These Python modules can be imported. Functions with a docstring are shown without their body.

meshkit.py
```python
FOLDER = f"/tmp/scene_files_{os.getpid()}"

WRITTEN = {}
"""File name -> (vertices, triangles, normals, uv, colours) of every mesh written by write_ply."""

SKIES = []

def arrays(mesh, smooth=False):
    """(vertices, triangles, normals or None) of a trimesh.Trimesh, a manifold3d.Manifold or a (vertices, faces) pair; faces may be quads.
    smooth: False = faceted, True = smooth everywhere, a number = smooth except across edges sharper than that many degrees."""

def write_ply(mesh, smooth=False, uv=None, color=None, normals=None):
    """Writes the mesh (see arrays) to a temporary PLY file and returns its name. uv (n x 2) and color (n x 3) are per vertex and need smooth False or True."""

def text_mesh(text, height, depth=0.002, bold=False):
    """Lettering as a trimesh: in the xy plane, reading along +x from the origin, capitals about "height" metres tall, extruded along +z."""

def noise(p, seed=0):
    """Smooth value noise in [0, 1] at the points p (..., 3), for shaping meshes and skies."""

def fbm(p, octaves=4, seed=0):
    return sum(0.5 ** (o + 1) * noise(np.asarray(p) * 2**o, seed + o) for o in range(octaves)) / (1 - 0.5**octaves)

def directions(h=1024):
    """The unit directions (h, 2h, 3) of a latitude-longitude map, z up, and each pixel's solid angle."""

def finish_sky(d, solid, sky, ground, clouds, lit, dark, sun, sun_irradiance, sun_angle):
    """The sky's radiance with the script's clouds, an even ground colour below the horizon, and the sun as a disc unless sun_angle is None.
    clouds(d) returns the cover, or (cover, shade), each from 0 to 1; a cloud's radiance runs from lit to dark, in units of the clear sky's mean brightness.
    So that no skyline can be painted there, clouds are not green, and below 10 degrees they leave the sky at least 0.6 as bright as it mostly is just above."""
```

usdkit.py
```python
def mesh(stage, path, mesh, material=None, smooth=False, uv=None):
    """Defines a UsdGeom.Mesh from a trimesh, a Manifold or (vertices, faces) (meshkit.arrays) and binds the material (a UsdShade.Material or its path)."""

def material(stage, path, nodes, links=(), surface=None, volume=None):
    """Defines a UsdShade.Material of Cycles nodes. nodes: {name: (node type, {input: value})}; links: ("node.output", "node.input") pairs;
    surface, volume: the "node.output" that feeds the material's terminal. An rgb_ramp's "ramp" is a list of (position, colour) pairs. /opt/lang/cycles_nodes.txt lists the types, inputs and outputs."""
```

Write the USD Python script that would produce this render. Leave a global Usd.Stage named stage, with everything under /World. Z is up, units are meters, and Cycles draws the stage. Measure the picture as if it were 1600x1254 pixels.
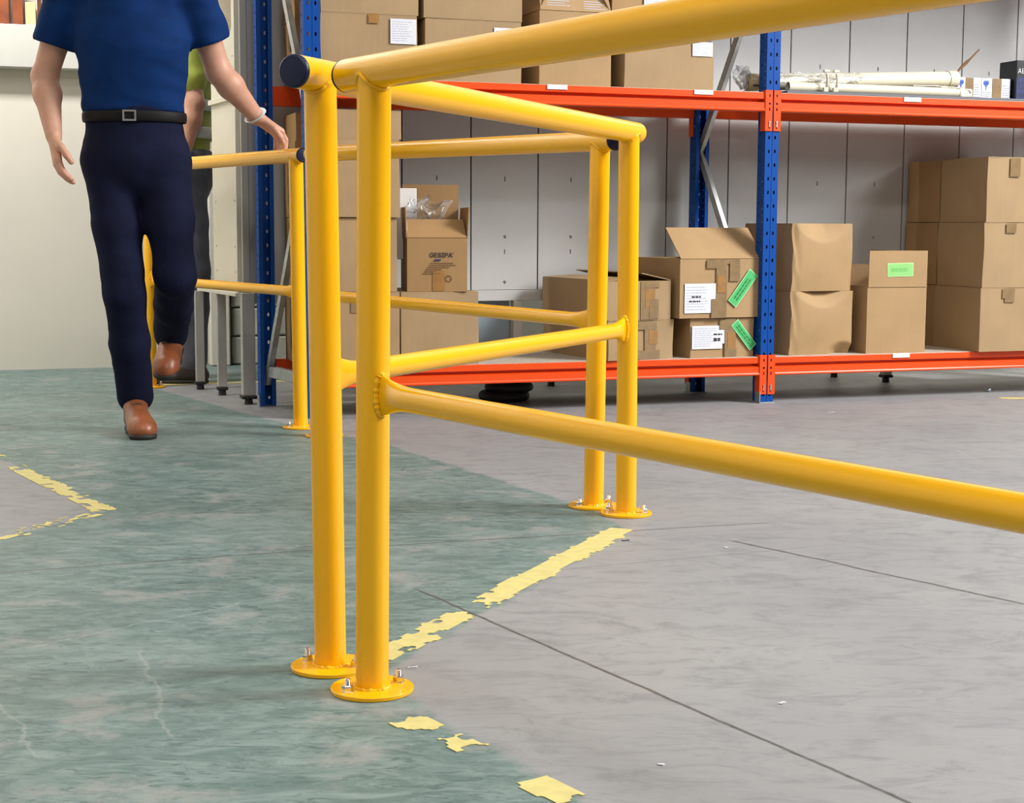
import math, random
import numpy as np, trimesh, shapely, usdkit, meshkit
import manifold3d as m3
from scipy import sparse
from shapely.geometry import Polygon
from pxr import Usd, UsdGeom, UsdLux, UsdShade, Gf, Sdf, Vt

random.seed(7); RNG = np.random.default_rng(7)
stage = Usd.Stage.CreateInMemory()
UsdGeom.SetStageUpAxis(stage, 'Z'); UsdGeom.SetStageMetersPerUnit(stage, 1.0)
UsdGeom.Xform.Define(stage, '/World'); UsdGeom.Scope.Define(stage, '/World/Looks')

# ---------------------------------------------------------------- camera
FPX, PITCH, ROLL, CAMH = 2443.39, 0.111668, 0.00441, 0.70635
_c, _s, _cr, _sr = math.cos(PITCH), math.sin(PITCH), math.cos(ROLL), math.sin(ROLL)
AF = np.array([0, _c, -_s]); _u0 = np.array([0, _s, _c]); _r0 = np.array([1.0, 0, 0])
AR = _cr * _r0 + _sr * _u0; AU = _cr * _u0 - _sr * _r0; EYE = np.array([0, 0, CAMH])
cam = UsdGeom.Camera.Define(stage, '/World/camera')
cam.CreateHorizontalApertureAttr(36.0); cam.CreateVerticalApertureAttr(36.0 * 1254 / 1600)
cam.CreateFocalLengthAttr(36.0 * FPX / 1600); cam.CreateClippingRangeAttr(Gf.Vec2f(0.05, 200))
M = Gf.Matrix4d(); M.SetRow(0, Gf.Vec4d(*AR, 0)); M.SetRow(1, Gf.Vec4d(*AU, 0)); M.SetRow(2, Gf.Vec4d(*(-AF), 0)); M.SetRow(3, Gf.Vec4d(*EYE, 1))
cam.AddTransformOp().Set(M)
cam.CreateExposureAttr(0.3)

def at(x, y, Y):
    d = AF * FPX + AR * (x - 800) - AU * (y - 627)
    return EYE + d * (Y / d[1])
def flr(x, y, z=0.0):
    d = AF * FPX + AR * (x - 800) - AU * (y - 627)
    return EYE + d * ((z - CAMH) / d[2])

# the hall's own axes: s along the racking, t away from the aisle
TH = 0.33368851; P0 = np.array([1.02896942, 6.29333637, 0.0])
ES = np.array([math.cos(TH), math.sin(TH), 0]); ET = np.array([-ES[1], ES[0], 0]); EZ = np.array([0, 0, 1.0])
def W(s, t, z=0.0): return P0 + ES * s + ET * t + EZ * z

# ---------------------------------------------------------------- lights (all out of view, placed to light the hall)
def rect_light(name, pos, target, w, h, power, color):
    l = UsdLux.RectLight.Define(stage, '/World/' + name)
    l.CreateWidthAttr(w); l.CreateHeightAttr(h); l.CreateIntensityAttr(power); l.CreateColorAttr(Gf.Vec3f(*color)); l.CreateNormalizeAttr(False)
    z = np.asarray(pos, float) - np.asarray(target, float); z /= np.linalg.norm(z)
    x = np.cross([0, 0, 1.0], z); x = np.array([1.0, 0, 0]) if np.linalg.norm(x) < 1e-6 else x / np.linalg.norm(x); y = np.cross(z, x)
    m = Gf.Matrix4d(); m.SetRow(0, Gf.Vec4d(*x, 0)); m.SetRow(1, Gf.Vec4d(*y, 0)); m.SetRow(2, Gf.Vec4d(*z, 0)); m.SetRow(3, Gf.Vec4d(*map(float, pos), 1))
    l.AddTransformOp().Set(m)
CEIL = 5.8
LAMP_WHITE = (1.0, 0.99, 0.975)
for i, (s, t, k) in enumerate([(0.2, -2.2, 6.0), (2.6, -2.2, 4.0), (0.3, -5.6, 9.0), (-2.4, -3.8, 9.0), (-2.6, -6.0, 44.0), (-4.6, -2.4, 2.5)]):  # unseen lamps, placed to light rails, posts and floor from above
    p = W(s, t, 4.8)
    rect_light('unseen_ceiling_lamp_%03d' % i, p, p - EZ, 1.5, 0.45, k, LAMP_WHITE)
# out of view: lights the racking from the right, and the left back wall
rect_light('unseen_key_lamp', W(4.2, -4.0, 5.1), W(-0.6, 0.0, 0.5), 2.2, 1.5, 50.0, LAMP_WHITE)
rect_light('unseen_wall_lamp', W(-3.9, 0.60, 3.7), W(-3.9, 2.38, 3.1), 1.8, 0.5, 68.0, LAMP_WHITE)
# unseen light from the right, placed to brighten the right edges of the posts
rect_light('unseen_right_light', (6.6, 2.9, 3.6), (0.0, 4.4, 0.5), 2.4, 2.2, 13.0, (1.0, 1.0, 1.0))
dome = UsdLux.DomeLight.Define(stage, '/World/ambient_fill'); dome.CreateIntensityAttr(0.05); dome.CreateColorAttr(Gf.Vec3f(1, 1, 1))  # weak all-round fill light, added; the hall shows no sky

# ---------------------------------------------------------------- helpers
used = {}
def numbered(path):
    k = used.get(path, 0); used[path] = k + 1
    return path if k == 0 else '%s_%03d' % (path, k)
def thing(name, label, cat, loc=(0, 0, 0), rotz=0.0, group=None, kind=None):
    x = UsdGeom.Xform.Define(stage, numbered('/World/' + name))
    x.AddTranslateOp().Set(Gf.Vec3d(*map(float, loc)))
    if rotz: x.AddRotateZOp().Set(float(math.degrees(rotz)))
    p = x.GetPrim()
    if label: p.SetCustomDataByKey('label', label)
    if cat: p.SetCustomDataByKey('category', cat)
    if group: p.SetCustomDataByKey('group', group)
    if kind: p.SetCustomDataByKey('kind', kind)
    return p
def obj(name, mesh, mat, parent=None, smooth=30, label=None, kind=None):
    if isinstance(mesh, (list, tuple)) and len(mesh) and isinstance(mesh[0], trimesh.Trimesh): mesh = trimesh.util.concatenate(mesh)
    base = str(parent.GetPath()) if parent is not None else '/World'
    g = usdkit.mesh(stage, numbered(base + '/' + name), mesh, MAT[mat], smooth=smooth)
    p = g.GetPrim()
    if label: p.SetCustomDataByKey('label', label)
    if kind: p.SetCustomDataByKey('kind', kind)
    return p
def single(name, mesh, mat, label, cat, group=None, smooth=30, kind=None):
    p = obj(name, mesh, mat, None, smooth, label, kind)
    if cat: p.SetCustomDataByKey('category', cat)
    if group: p.SetCustomDataByKey('group', group)
    return p

def bx(x0, x1, y0, y1, z0, z1, c=0.0):
    if c <= 0:
        b = trimesh.creation.box((x1 - x0, y1 - y0, z1 - z0)); b.apply_translation(((x0 + x1) / 2, (y0 + y1) / 2, (z0 + z1) / 2)); return b
    pts = []
    for sx, (xa) in ((1, x0), (-1, x1)):
        for sy, ya in ((1, y0), (-1, y1)):
            for sz, za in ((1, z0), (-1, z1)):
                pts += [(xa + sx * c, ya + sy * c, za), (xa + sx * c, ya, za + sz * c), (xa, ya + sy * c, za + sz * c)]
    return trimesh.convex.convex_hull(np.array(pts))
def mbox(x0, x1, y0, y1, z0, z1): return m3.Manifold.cube((x1 - x0, y1 - y0, z1 - z0)).translate((x0, y0, z0))
def tri(man): v, f, _ = meshkit.arrays(man); return trimesh.Trimesh(v, f, process=False)
def frame_of(d):
    d = np.asarray(d, float); d = d / np.linalg.norm(d)
    a = np.array([0, 0, 1.0]) if abs(d[2]) < 0.9 else np.array([1.0, 0, 0])
    u = np.cross(a, d); u /= np.linalg.norm(u); return u, np.cross(d, u), d
def sweep(path, ru, rv=None, n=32, cap=True, up=None):
    """elliptical tube along a path; ru / rv one radius per point"""
    path = np.asarray(path, float); k = len(path); ru = np.broadcast_to(np.asarray(ru, float), (k,)); rv = ru if rv is None else np.broadcast_to(np.asarray(rv, float), (k,))
    a = np.linspace(0, 2 * np.pi, n, endpoint=False); V = []
    for i in range(k):
        d = path[min(i + 1, k - 1)] - path[max(i - 1, 0)]
        u, v, _ = frame_of(d)
        V.append(path[i] + np.outer(np.cos(a) * ru[i], u) + np.outer(np.sin(a) * rv[i], v))
    V = np.vstack(V); F = []
    for i in range(k - 1):
        for j in range(n):
            p, q = i * n + j, i * n + (j + 1) % n
            F += [(p, q, q + n), (p, q + n, p + n)]
    if cap:
        V = np.vstack([V, path[:1], path[-1:]]); c0, c1 = len(V) - 2, len(V) - 1
        for j in range(n):
            F += [(c0, (j + 1) % n, j), (c1, (k - 1) * n + j, (k - 1) * n + (j + 1) % n)]
    return trimesh.Trimesh(V, np.array(F), process=False)
def tube(p, q, r, n=32): return sweep([p, q], r, n=n)
def lathe(profile, n=40):
    return trimesh.creation.revolve(np.array(profile, float), sections=n)
def place(m, loc=(0, 0, 0), rz=0.0, rx=0.0, ry=0.0):
    m = m.copy()
    if rx: m.apply_transform(trimesh.transformations.rotation_matrix(rx, (1, 0, 0)))
    if ry: m.apply_transform(trimesh.transformations.rotation_matrix(ry, (0, 1, 0)))
    if rz: m.apply_transform(trimesh.transformations.rotation_matrix(rz, (0, 0, 1)))
    m.apply_translation(loc); return m
def prism(poly, depth): return trimesh.creation.extrude_polygon(poly, depth, engine='earcut')

# ---------------------------------------------------------------- materials
class G:
    """a small node graph writer"""
    def __init__(s): s.n, s.l = {}, []
    def __call__(s, kind, **kw):
        k = 'n%d' % len(s.n); vals = {}
        for a, v in kw.items():
            if isinstance(v, Ref): s.l.append((v.o, k + '.' + a))
            else: vals[a] = v
        s.n[k] = (kind, vals); return Node(k)
    def math(s, op, a, b=0.0, c=0.0): return s('math', math_type=op, value1=a, value2=b, value3=c)['value']
    def mix(s, f, a, b, t='mix'): return s('mix', mix_type=t, fac=f, color1=a, color2=b)['color']
    def ramp(s, f, a, b): return s('map_range', range_type='smoothstep', value=f, from_min=a, from_max=b, to_min=0.0, to_max=1.0, clamp=True)['result']
    def noise(s, vec, scale, detail=4.0, rough=0.55, dist=0.0): return s('noise_texture', vector=vec, scale=scale, detail=detail, roughness=rough, distortion=dist)['fac']
    def map(s, vec, scale=(1, 1, 1), rot=(0, 0, 0), loc=(0, 0, 0)): return s('mapping', mapping_type='point', vector=vec, scale=scale, rotation=rot, location=loc)['vector']
    def make(s, name, out): return usdkit.material(stage, '/World/Looks/' + name, s.n, s.l, surface=out.o)
class Ref:
    def __init__(s, o): s.o = o
class Node:
    def __init__(s, k): s.k = k
    def __getitem__(s, o): return Ref(s.k + '.' + o)
MAT = {}
def plain(name, col, rough=0.5, metal=0.0, spec=0.5, var=0.0, scale=30.0, bump=0.0, bscale=200.0, coat=0.0, sheen=0.0, emit=None, trans=0.0, sub=0.0):
    g = G(); kw = dict(roughness=rough, metallic=metal, specular_ior_level=spec, coat_weight=coat, sheen_weight=sheen)
    pos = g('texture_coordinate')['object']
    if var:
        f = g.noise(pos, scale, 5.0)
        kw['base_color'] = g.mix(g.ramp(f, 0.3, 0.7), tuple(c * (1 - var) for c in col), tuple(min(1, c * (1 + var)) for c in col))
    else: kw['base_color'] = col
    if bump: kw['normal'] = g('bump', height=g.noise(pos, bscale, 3.0), strength=bump, distance=0.002)['normal']
    if sub: kw['subsurface_weight'] = sub; kw['subsurface_scale'] = 0.01
    MAT[name] = g.make(name, g('principled_bsdf', **kw)['BSDF'])
plain('yellow_paint', (0.93, 0.46, 0.003), 0.19, spec=0.5, bump=0.04, bscale=140)
plain('navy_plastic', (0.003, 0.008, 0.040), 0.42, spec=0.3)
plain('chrome', (0.75, 0.76, 0.78), 0.16, metal=1.0)
plain('galvanised', (0.45, 0.47, 0.47), 0.42, metal=0.7, var=0.15, scale=18)
plain('rack_blue', (0.002, 0.060, 0.30), 0.38, spec=0.22, bump=0.03)
plain('rack_orange', (0.78, 0.070, 0.005), 0.33, bump=0.03, spec=0.4)
plain('label_silver', (0.72, 0.73, 0.74), 0.35)
plain('paper', (0.66, 0.67, 0.72), 0.6, var=0.02, scale=40)
plain('paper_rule', (0.40, 0.42, 0.50), 0.7)
plain('print_dark', (0.035, 0.03, 0.035), 0.7)
plain('print_navy', (0.03, 0.03, 0.10), 0.7)
plain('print_brown', (0.16, 0.08, 0.03), 0.8)
plain('green_label', (0.065, 0.45, 0.13), 0.5)
plain('green_border', (0.35, 0.80, 0.40), 0.5)
plain('pale_green_label', (0.25, 0.56, 0.17), 0.5)
plain('pale_green_border', (0.48, 0.82, 0.32), 0.5)
plain('green_print', (0.012, 0.17, 0.04), 0.6)
plain('green_faint_print', (0.16, 0.46, 0.12), 0.6)
plain('parcel_tape', (0.25, 0.165, 0.082), 0.22, spec=0.6, var=0.12, scale=25, bump=0.25, bscale=60)
plain('amber_tape', (0.32, 0.165, 0.052), 0.25, spec=0.6, var=0.1, scale=25, bump=0.2, bscale=60)
plain('chipboard', (0.46, 0.40, 0.33), 0.7, var=0.12, scale=60)
plain('grey_mat', (0.13, 0.13, 0.15), 0.6)
plain('cream_plastic', (0.66, 0.61, 0.47), 0.35, var=0.03, scale=10)
plain('tan_plastic', (0.50, 0.385, 0.225), 0.4, var=0.06, scale=10)
plain('black_rubber', (0.012, 0.012, 0.013), 0.6)
plain('black', (0.004, 0.004, 0.005), 0.6)
plain('panel_grey', (0.53, 0.53, 0.515), 0.33, spec=0.5, var=0.035, scale=2.5)
plain('panel_cream', (0.62, 0.60, 0.50), 0.42, var=0.05, scale=2.0)
plain('olive_glass', (0.21, 0.205, 0.145), 0.25, var=0.06, scale=3)
plain('leg_grey', (0.40, 0.39, 0.36), 0.4)
plain('blue_grey_panel', (0.27, 0.345, 0.40), 0.4, var=0.08, scale=6)
plain('wall_cream', (0.63, 0.59, 0.505), 0.65, var=0.035, scale=1.6, bump=0.1, bscale=40)
plain('wall_block', (0.50, 0.48, 0.41), 0.8, var=0.10, scale=9, bump=0.6, bscale=60)
plain('white_board', (0.54, 0.53, 0.48), 0.55, var=0.02, scale=3)
plain('ceiling_dark', (0.28, 0.28, 0.27), 0.8)  # unseen ceiling, kept dark to limit bounced light
plain('cladding', (0.16, 0.16, 0.155), 0.7)  # unseen right and front walls, also dark so they bounce little light
plain('wood_red', (0.24, 0.060, 0.018), 0.45, var=0.35, scale=9)
plain('wood_orange', (0.72, 0.27, 0.04), 0.5, var=0.12, scale=9)
plain('wood_pale', (0.66, 0.47, 0.25), 0.6, var=0.06, scale=9)
plain('wood_dark', (0.09, 0.030, 0.012), 0.5, var=0.2, scale=9)
plain('line_yellow', (0.60, 0.52, 0.20), 0.6, var=0.07, scale=35)
plain('skin', (0.52, 0.275, 0.185), 0.5, var=0.06, scale=25, sub=0.12)
plain('hair_brown', (0.045, 0.025, 0.014), 0.6, bump=0.6, bscale=150)
plain('eye_white', (0.8, 0.8, 0.78), 0.25)
plain('eye_dark', (0.02, 0.012, 0.008), 0.2)
plain('lip', (0.42, 0.16, 0.13), 0.5)
plain('shirt_navy', (0.002, 0.022, 0.100), 0.8, spec=0.12, var=0.12, scale=14, bump=0.15, bscale=500)
plain('trouser_navy', (0.006, 0.008, 0.026), 0.85, spec=0.12, var=0.15, scale=12, bump=0.15, bscale=500)
plain('belt_black', (0.005, 0.004, 0.004), 0.6, spec=0.2)
plain('brown_leather', (0.25, 0.075, 0.028), 0.36, var=0.25, scale=14, bump=0.12, bscale=120)
plain('sole_dark', (0.018, 0.014, 0.012), 0.6)
plain('lace_brown', (0.10, 0.045, 0.025), 0.6)
plain('hi_vis', (0.40, 0.46, 0.07), 0.6, var=0.05, scale=9)
plain('reflective_tape', (0.60, 0.61, 0.60), 0.35)
plain('trouser_grey', (0.10, 0.105, 0.135), 0.8, var=0.15, scale=12)
plain('boot_dark', (0.035, 0.022, 0.016), 0.5)
plain('box_black', (0.010, 0.011, 0.016), 0.4)
plain('box_blue', (0.012, 0.018, 0.085), 0.4, var=0.5, scale=60)
plain('emblem_blue', (0.045, 0.12, 0.55), 0.5)
plain('foam_white', (0.75, 0.75, 0.75), 0.6)
plain('steel_ball', (0.7, 0.8, 0.9), 0.08, metal=1.0)
def kraft(name, col):
    g = G(); tc = g('texture_coordinate')['object']
    flute = g.noise(g.map(tc, scale=(260, 260, 5)), 1.0, 2.0)
    blot = g.noise(tc, 5.0, 5.0); spots = g.noise(tc, 24.0, 5.0, 0.7)
    c = g.mix(g.ramp(blot, 0.3, 0.7), tuple(k * 0.93 for k in col), tuple(k * 1.05 for k in col))
    c = g.mix(g.math('multiply', g.ramp(flute, 0.35, 0.75), 0.13), c, tuple(k * 0.72 for k in col))
    c = g.mix(g.math('multiply', g.ramp(spots, 0.62, 0.8), 0.30), c, tuple(k * 0.66 for k in col))
    n = g('bump', height=g.noise(g.map(tc, scale=(120, 120, 4)), 1.0, 2.0), strength=0.10, distance=0.002)['normal']
    MAT[name] = g.make(name, g('principled_bsdf', base_color=c, roughness=0.68, specular_ior_level=0.3, normal=n)['BSDF'])
kraft('kraft', (0.39, 0.250, 0.122)); kraft('kraft_light', (0.355, 0.240, 0.126)); kraft('kraft_warm', (0.36, 0.215, 0.095))
# clear film
g = G(); fr = g('layer_weight', blend=0.35)['facing']
tr = g('transparent_bsdf', color=(0.93, 0.94, 0.95)); gl = g('glossy_bsdf', color=(0.95, 0.96, 1.0), roughness=0.12); df = g('diffuse_bsdf', color=(0.8, 0.8, 0.8))
mx = g('mix_closure', fac=g.math('multiply_add', fr, 0.55, 0.16), closure1=tr['BSDF'], closure2=gl['BSDF'])
MAT['clear_film'] = g.make('clear_film', g('mix_closure', fac=0.16, closure1=mx['closure'], closure2=df['BSDF'])['closure'])
# the worn painted concrete floor
g = G(); pos = g('geometry')['position']
sd = g('attribute', attribute='green_paint')['fac']
n1 = g.noise(pos, 1.1, 6.0, 0.6); n2 = g.noise(g.map(pos, scale=(2.4, 5.0, 1), rot=(0, 0, 0.2)), 3.0, 10.0, 0.72, 1.6); n3 = g.noise(pos, 55.0, 5.0, 0.6)
n4 = g.noise(g.map(pos, scale=(5.0, 16.0, 1), rot=(0, 0, -0.15)), 3.2, 8.0, 0.75, 1.4); n5 = g.noise(g.map(pos, scale=(30.0, 1.6, 1), rot=(0, 0, 0.9)), 1.0, 3.0, 0.5); n6 = g.noise(pos, 6.0, 6.0, 0.65)
grey = g.mix(g.ramp(n1, 0.32, 0.68), (0.257, 0.260, 0.269), (0.306, 0.308, 0.308))
grey = g.mix(g.math('multiply', g.ramp(n2, 0.46, 0.68), 0.85), grey, (0.197, 0.202, 0.211))
grey = g.mix(g.math('multiply', g.ramp(n6, 0.52, 0.74), 0.55), grey, (0.186, 0.186, 0.189))
green = g.mix(g.ramp(n2, 0.36, 0.64), (0.190, 0.262, 0.248), (0.092, 0.155, 0.144))
green = g.mix(g.math('multiply', g.ramp(n4, 0.50, 0.64), 0.85), green, (0.048, 0.098, 0.090))
green = g.mix(g.math('multiply', g.ramp(n6, 0.53, 0.68), 0.70), green, (0.300, 0.296, 0.284))
green = g.mix(g.math('multiply', g.ramp(n1, 0.48, 0.70), 0.50), green, (0.225, 0.280, 0.268))
edge = g.math('add', sd, g.math('multiply_add', n6, 0.09, -0.045)); edge = g.math('add', edge, g.math('multiply_add', n3, 0.03, -0.015))
mask = g.math('multiply', g.ramp(edge, -0.012, 0.014), 0.96)
col = g.mix(mask, grey, green)
# scuffs: pale and dark drag marks
col = g.mix(g.math('multiply', g.ramp(n5, 0.70, 0.78), 0.22), col, (0.44, 0.44, 0.42))
col = g.mix(g.math('multiply', g.ramp(n3, 0.60, 0.85), 0.22), col, (0.26, 0.26, 0.25))
def line_mask(col, a, b, width, strength, wob=0.02, dark=(0.07, 0.065, 0.06)):
    a = np.array([*a, 0.0]); b = np.array([*b, 0.0]); d = (b - a); L = np.linalg.norm(d); d /= L; nn = np.array([-d[1], d[0], 0])
    rel = g('vector_math', math_type='subtract', vector1=pos, vector2=tuple(a))['vector']
    u = g('vector_math', math_type='dot_product', vector1=rel, vector2=tuple(d))['value']; v = g('vector_math', math_type='dot_product', vector1=rel, vector2=tuple(nn))['value']
    v = g.math('add', v, g.math('multiply_add', g.noise(pos, 4.0, 5.0, 0.7), wob, -wob / 2))
    w = g.math('multiply', g.ramp(g.math('absolute', v), width, width * 0.35), strength)
    ends = g.math('multiply', g.ramp(u, -0.03, 0.03), g.ramp(u, L + 0.03, L - 0.03))
    f = g.math('multiply', g.math('multiply', w, ends), g.math('multiply_add', n3, 0.8, 0.45))
    return g.mix(g.math('minimum', f, 1.0), col, dark)
col = line_mask(col, (-0.186, 2.999), (0.80, 1.354), 0.0054, 1.0, 0.016)
col = line_mask(col, (0.50, 3.49), (1.6, 2.10), 0.0075, 0.95, 0.03)
col = line_mask(col, (0.094, 3.177), (0.66, 3.42), 0.004, 0.45, 0.02)
col = line_mask(col, (-1.30, 3.03), (-0.42, 3.37), 0.0075, 0.75, 0.02); col = line_mask(col, (-0.42, 3.37), (0.62, 3.71), 0.0075, 0.65, 0.02)
for a, b in [((-0.62, 2.55), (-0.47, 2.10)), ((-0.62, 2.02), (-0.85, 2.40)), ((-0.82, 2.55), (-0.40, 3.0)), ((-0.72, 2.15), (-0.70, 1.80))]:
    col = line_mask(col, a, b, 0.0045, 0.30, 0.09, (0.42, 0.42, 0.40))
rough = g.math('multiply_add', n6, 0.25, 0.38)
nrm = g('bump', height=g.math('add', g.math('multiply', n3, 0.5), n2), strength=0.12, distance=0.004)['normal']
MAT['floor_concrete'] = g.make('floor_concrete', g('principled_bsdf', base_color=col, roughness=rough, specular_ior_level=0.35, normal=nrm)['BSDF'])

# ---------------------------------------------------------------- room shell
S0, S1, T0, T1 = -6.2, 7.0, -9.0, 2.38
RZ = TH
def room_thing(name, label=None): return thing(name, label, None, P0, RZ, kind='structure')
# floor: a plain sheet whose vertices carry the signed distance to the edge of the green paint
gx = np.unique(np.concatenate([np.linspace(-12, -3, 10), np.arange(-3, 3.2, 0.035), np.linspace(3.3, 13, 10)]))
gy = np.unique(np.concatenate([np.linspace(-9, 0.6, 10), np.arange(0.7, 9.2, 0.035), np.linspace(9.3, 15, 6)]))
XX, YY = np.meshgrid(gx, gy, indexing='ij'); pts = np.stack([XX.ravel(), YY.ravel(), np.zeros(XX.size)], 1)
ni, nj = len(gx), len(gy); ii, jj = np.meshgrid(np.arange(ni - 1), np.arange(nj - 1), indexing='ij'); q = (ii * nj + jj).ravel()
fl = trimesh.Trimesh(pts, np.concatenate([np.stack([q, q + nj, q + nj + 1], 1), np.stack([q, q + nj + 1, q + 1], 1)]), process=False)
wl, wr = W(-30, 1.42)[:2], W(30, 1.42)[:2]
right_zone = Polygon([(1.35, -0.45), (0.095, 1.87), (-0.115, 2.20), (-0.205, 2.42), (0.275, 3.62), (0.20, 3.88), (-0.42, 5.06), (-0.741, 5.443), (-1.576, 6.788), (-1.72, 7.03), W(-1.9, 1.42)[:2], tuple(wr), (40, -0.45)])
left_zone = Polygon([(-1.007, 3.824), (-1.507, 4.613), (-4.0, 8.0), (-9, 6), (-9, -5), (-4.5, -4.03), (-1.158, 3.484)])
grey_zone = right_zone.union(left_zone)
PP = shapely.points(pts[:, :2]); inside = shapely.contains(grey_zone, PP); dist = shapely.distance(PP, grey_zone.boundary)
p = obj('floor', fl, 'floor_concrete', None, smooth=False, kind='structure')
p.SetCustomDataByKey('label', 'worn concrete floor with a green painted walkway')
UsdGeom.PrimvarsAPI(p).CreatePrimvar('green_paint', Sdf.ValueTypeNames.FloatArray, 'vertex').Set(Vt.FloatArray.FromNumpy(np.where(inside, -dist, dist).astype(np.float32)))

r = room_thing('ceiling'); obj('ceiling_sheet', bx(S0, S1, T0, T1 + .1, CEIL, CEIL + 0.1), 'ceiling_dark', r)
r = room_thing('wall_left'); obj('wall_sheet', bx(S0 - 0.1, S0, T0, T1, 0, CEIL), 'wall_cream', r)
r = room_thing('wall_right'); obj('wall_sheet', bx(S1, S1 + 0.1, T0, T1, 0, CEIL), 'cladding', r)
r = room_thing('wall_front'); obj('wall_sheet', bx(S0, S1, T0 - 0.1, T0, 0, CEIL), 'cladding', r)
r = room_thing('wall_back', 'cream painted back wall with a bare blockwork strip behind the shelving')
obj('wall_sheet', [bx(S0, -1.93, T1 - 0.03, T1 + 0.1, 0, CEIL), bx(-1.93, S1, T1, T1 + 0.1, 0, CEIL)], 'wall_cream', r)
obj('pilaster', bx(-1.90, -1.80, T1 - 0.10, T1, 0, CEIL, 0.006), 'wall_cream', r)
for k in range(6):
    off = 0.0 if k % 2 else -0.14
    for j in range(5):
        a, b = -1.78 + off + j * 0.29, -1.78 + off + (j + 1) * 0.29 - 0.008
        a = max(a, -1.785)
        if b - a > 0.05: obj('block', bx(a, b, T1 - 0.055, T1 + 0.005, 0.004 + k * 0.145, 0.004 + k * 0.145 + 0.137, 0.006), 'wall_block', r, smooth=False)

# ---------------------------------------------------------------- yellow floor lines (worn paint film)
def worn_line(name, label, a, b, width, keep, seed, step=0.007, wob=0.012):
    a = np.array(a, float); b = np.array(b, float); d = b - a; L = np.linalg.norm(d); d /= L; nn = np.array([-d[1], d[0]])
    u = np.arange(0, L, step); v = np.arange(-width / 2 - wob, width / 2 + wob, step)
    U, V = np.meshgrid(u, v, indexing='ij')
    n_ = meshkit.noise(np.stack([U * 26, V * 60, np.full_like(U, seed)], -1)) * 0.6 + meshkit.noise(np.stack([U * 90, V * 90, np.full_like(U, seed + 5)], -1)) * 0.4
    big = meshkit.noise(np.stack([U * 5.5, np.zeros_like(U), np.full_like(U, seed + 9.5)], -1))
    edge = 1 - np.clip((np.abs(V) - (width / 2 - 0.004)) / 0.012, 0, 1)
    k = np.interp(U / L, *keep)
    on = (n_ * 0.72 + big * 0.28 < k) & (n_ < 0.35 + 0.75 * edge)
    cells = shapely.box(U[on], V[on], U[on] + step * 1.02, V[on] + step * 1.02)
    poly = shapely.union_all(cells).buffer(0.005).buffer(-0.006).simplify(0.0012)
    ms = [prism(q_, 0.0009) for q_ in getattr(poly, 'geoms', [poly]) if not q_.is_empty and q_.area > 2e-5]
    m = trimesh.util.concatenate(ms)
    R = np.eye(4); R[:2, 0] = d; R[:2, 1] = nn; R[:2, 3] = a; R[2, 3] = 0.0004; m.apply_transform(R)
    single(name, m, 'line_yellow', label, 'floor line', smooth=False)
worn_line('floor_line', 'worn yellow painted line between the two foremost post bases and the pair beyond', (-0.215, 2.50), (0.262, 3.615), 0.050, ([0, .12, .14, .16, .25, .28, .31, .34, .40, .46, .6, 1], [.62, .60, .36, .62, .60, .28, .28, .46, .62, .80, 1.0, 1.0]), 1)
worn_line('floor_line', 'broken yellow paint flecks running from the nearest base plate to the bottom edge', (-0.170, 2.215), (0.150, 1.755), 0.040, ([0, .04, .08, .15, .19, .25, .31, .35, .58, .62, .72, .76, 1], [.28, .28, .66, .66, .28, .62, .62, .26, .26, .72, .72, .28, .3]), 3)
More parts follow.
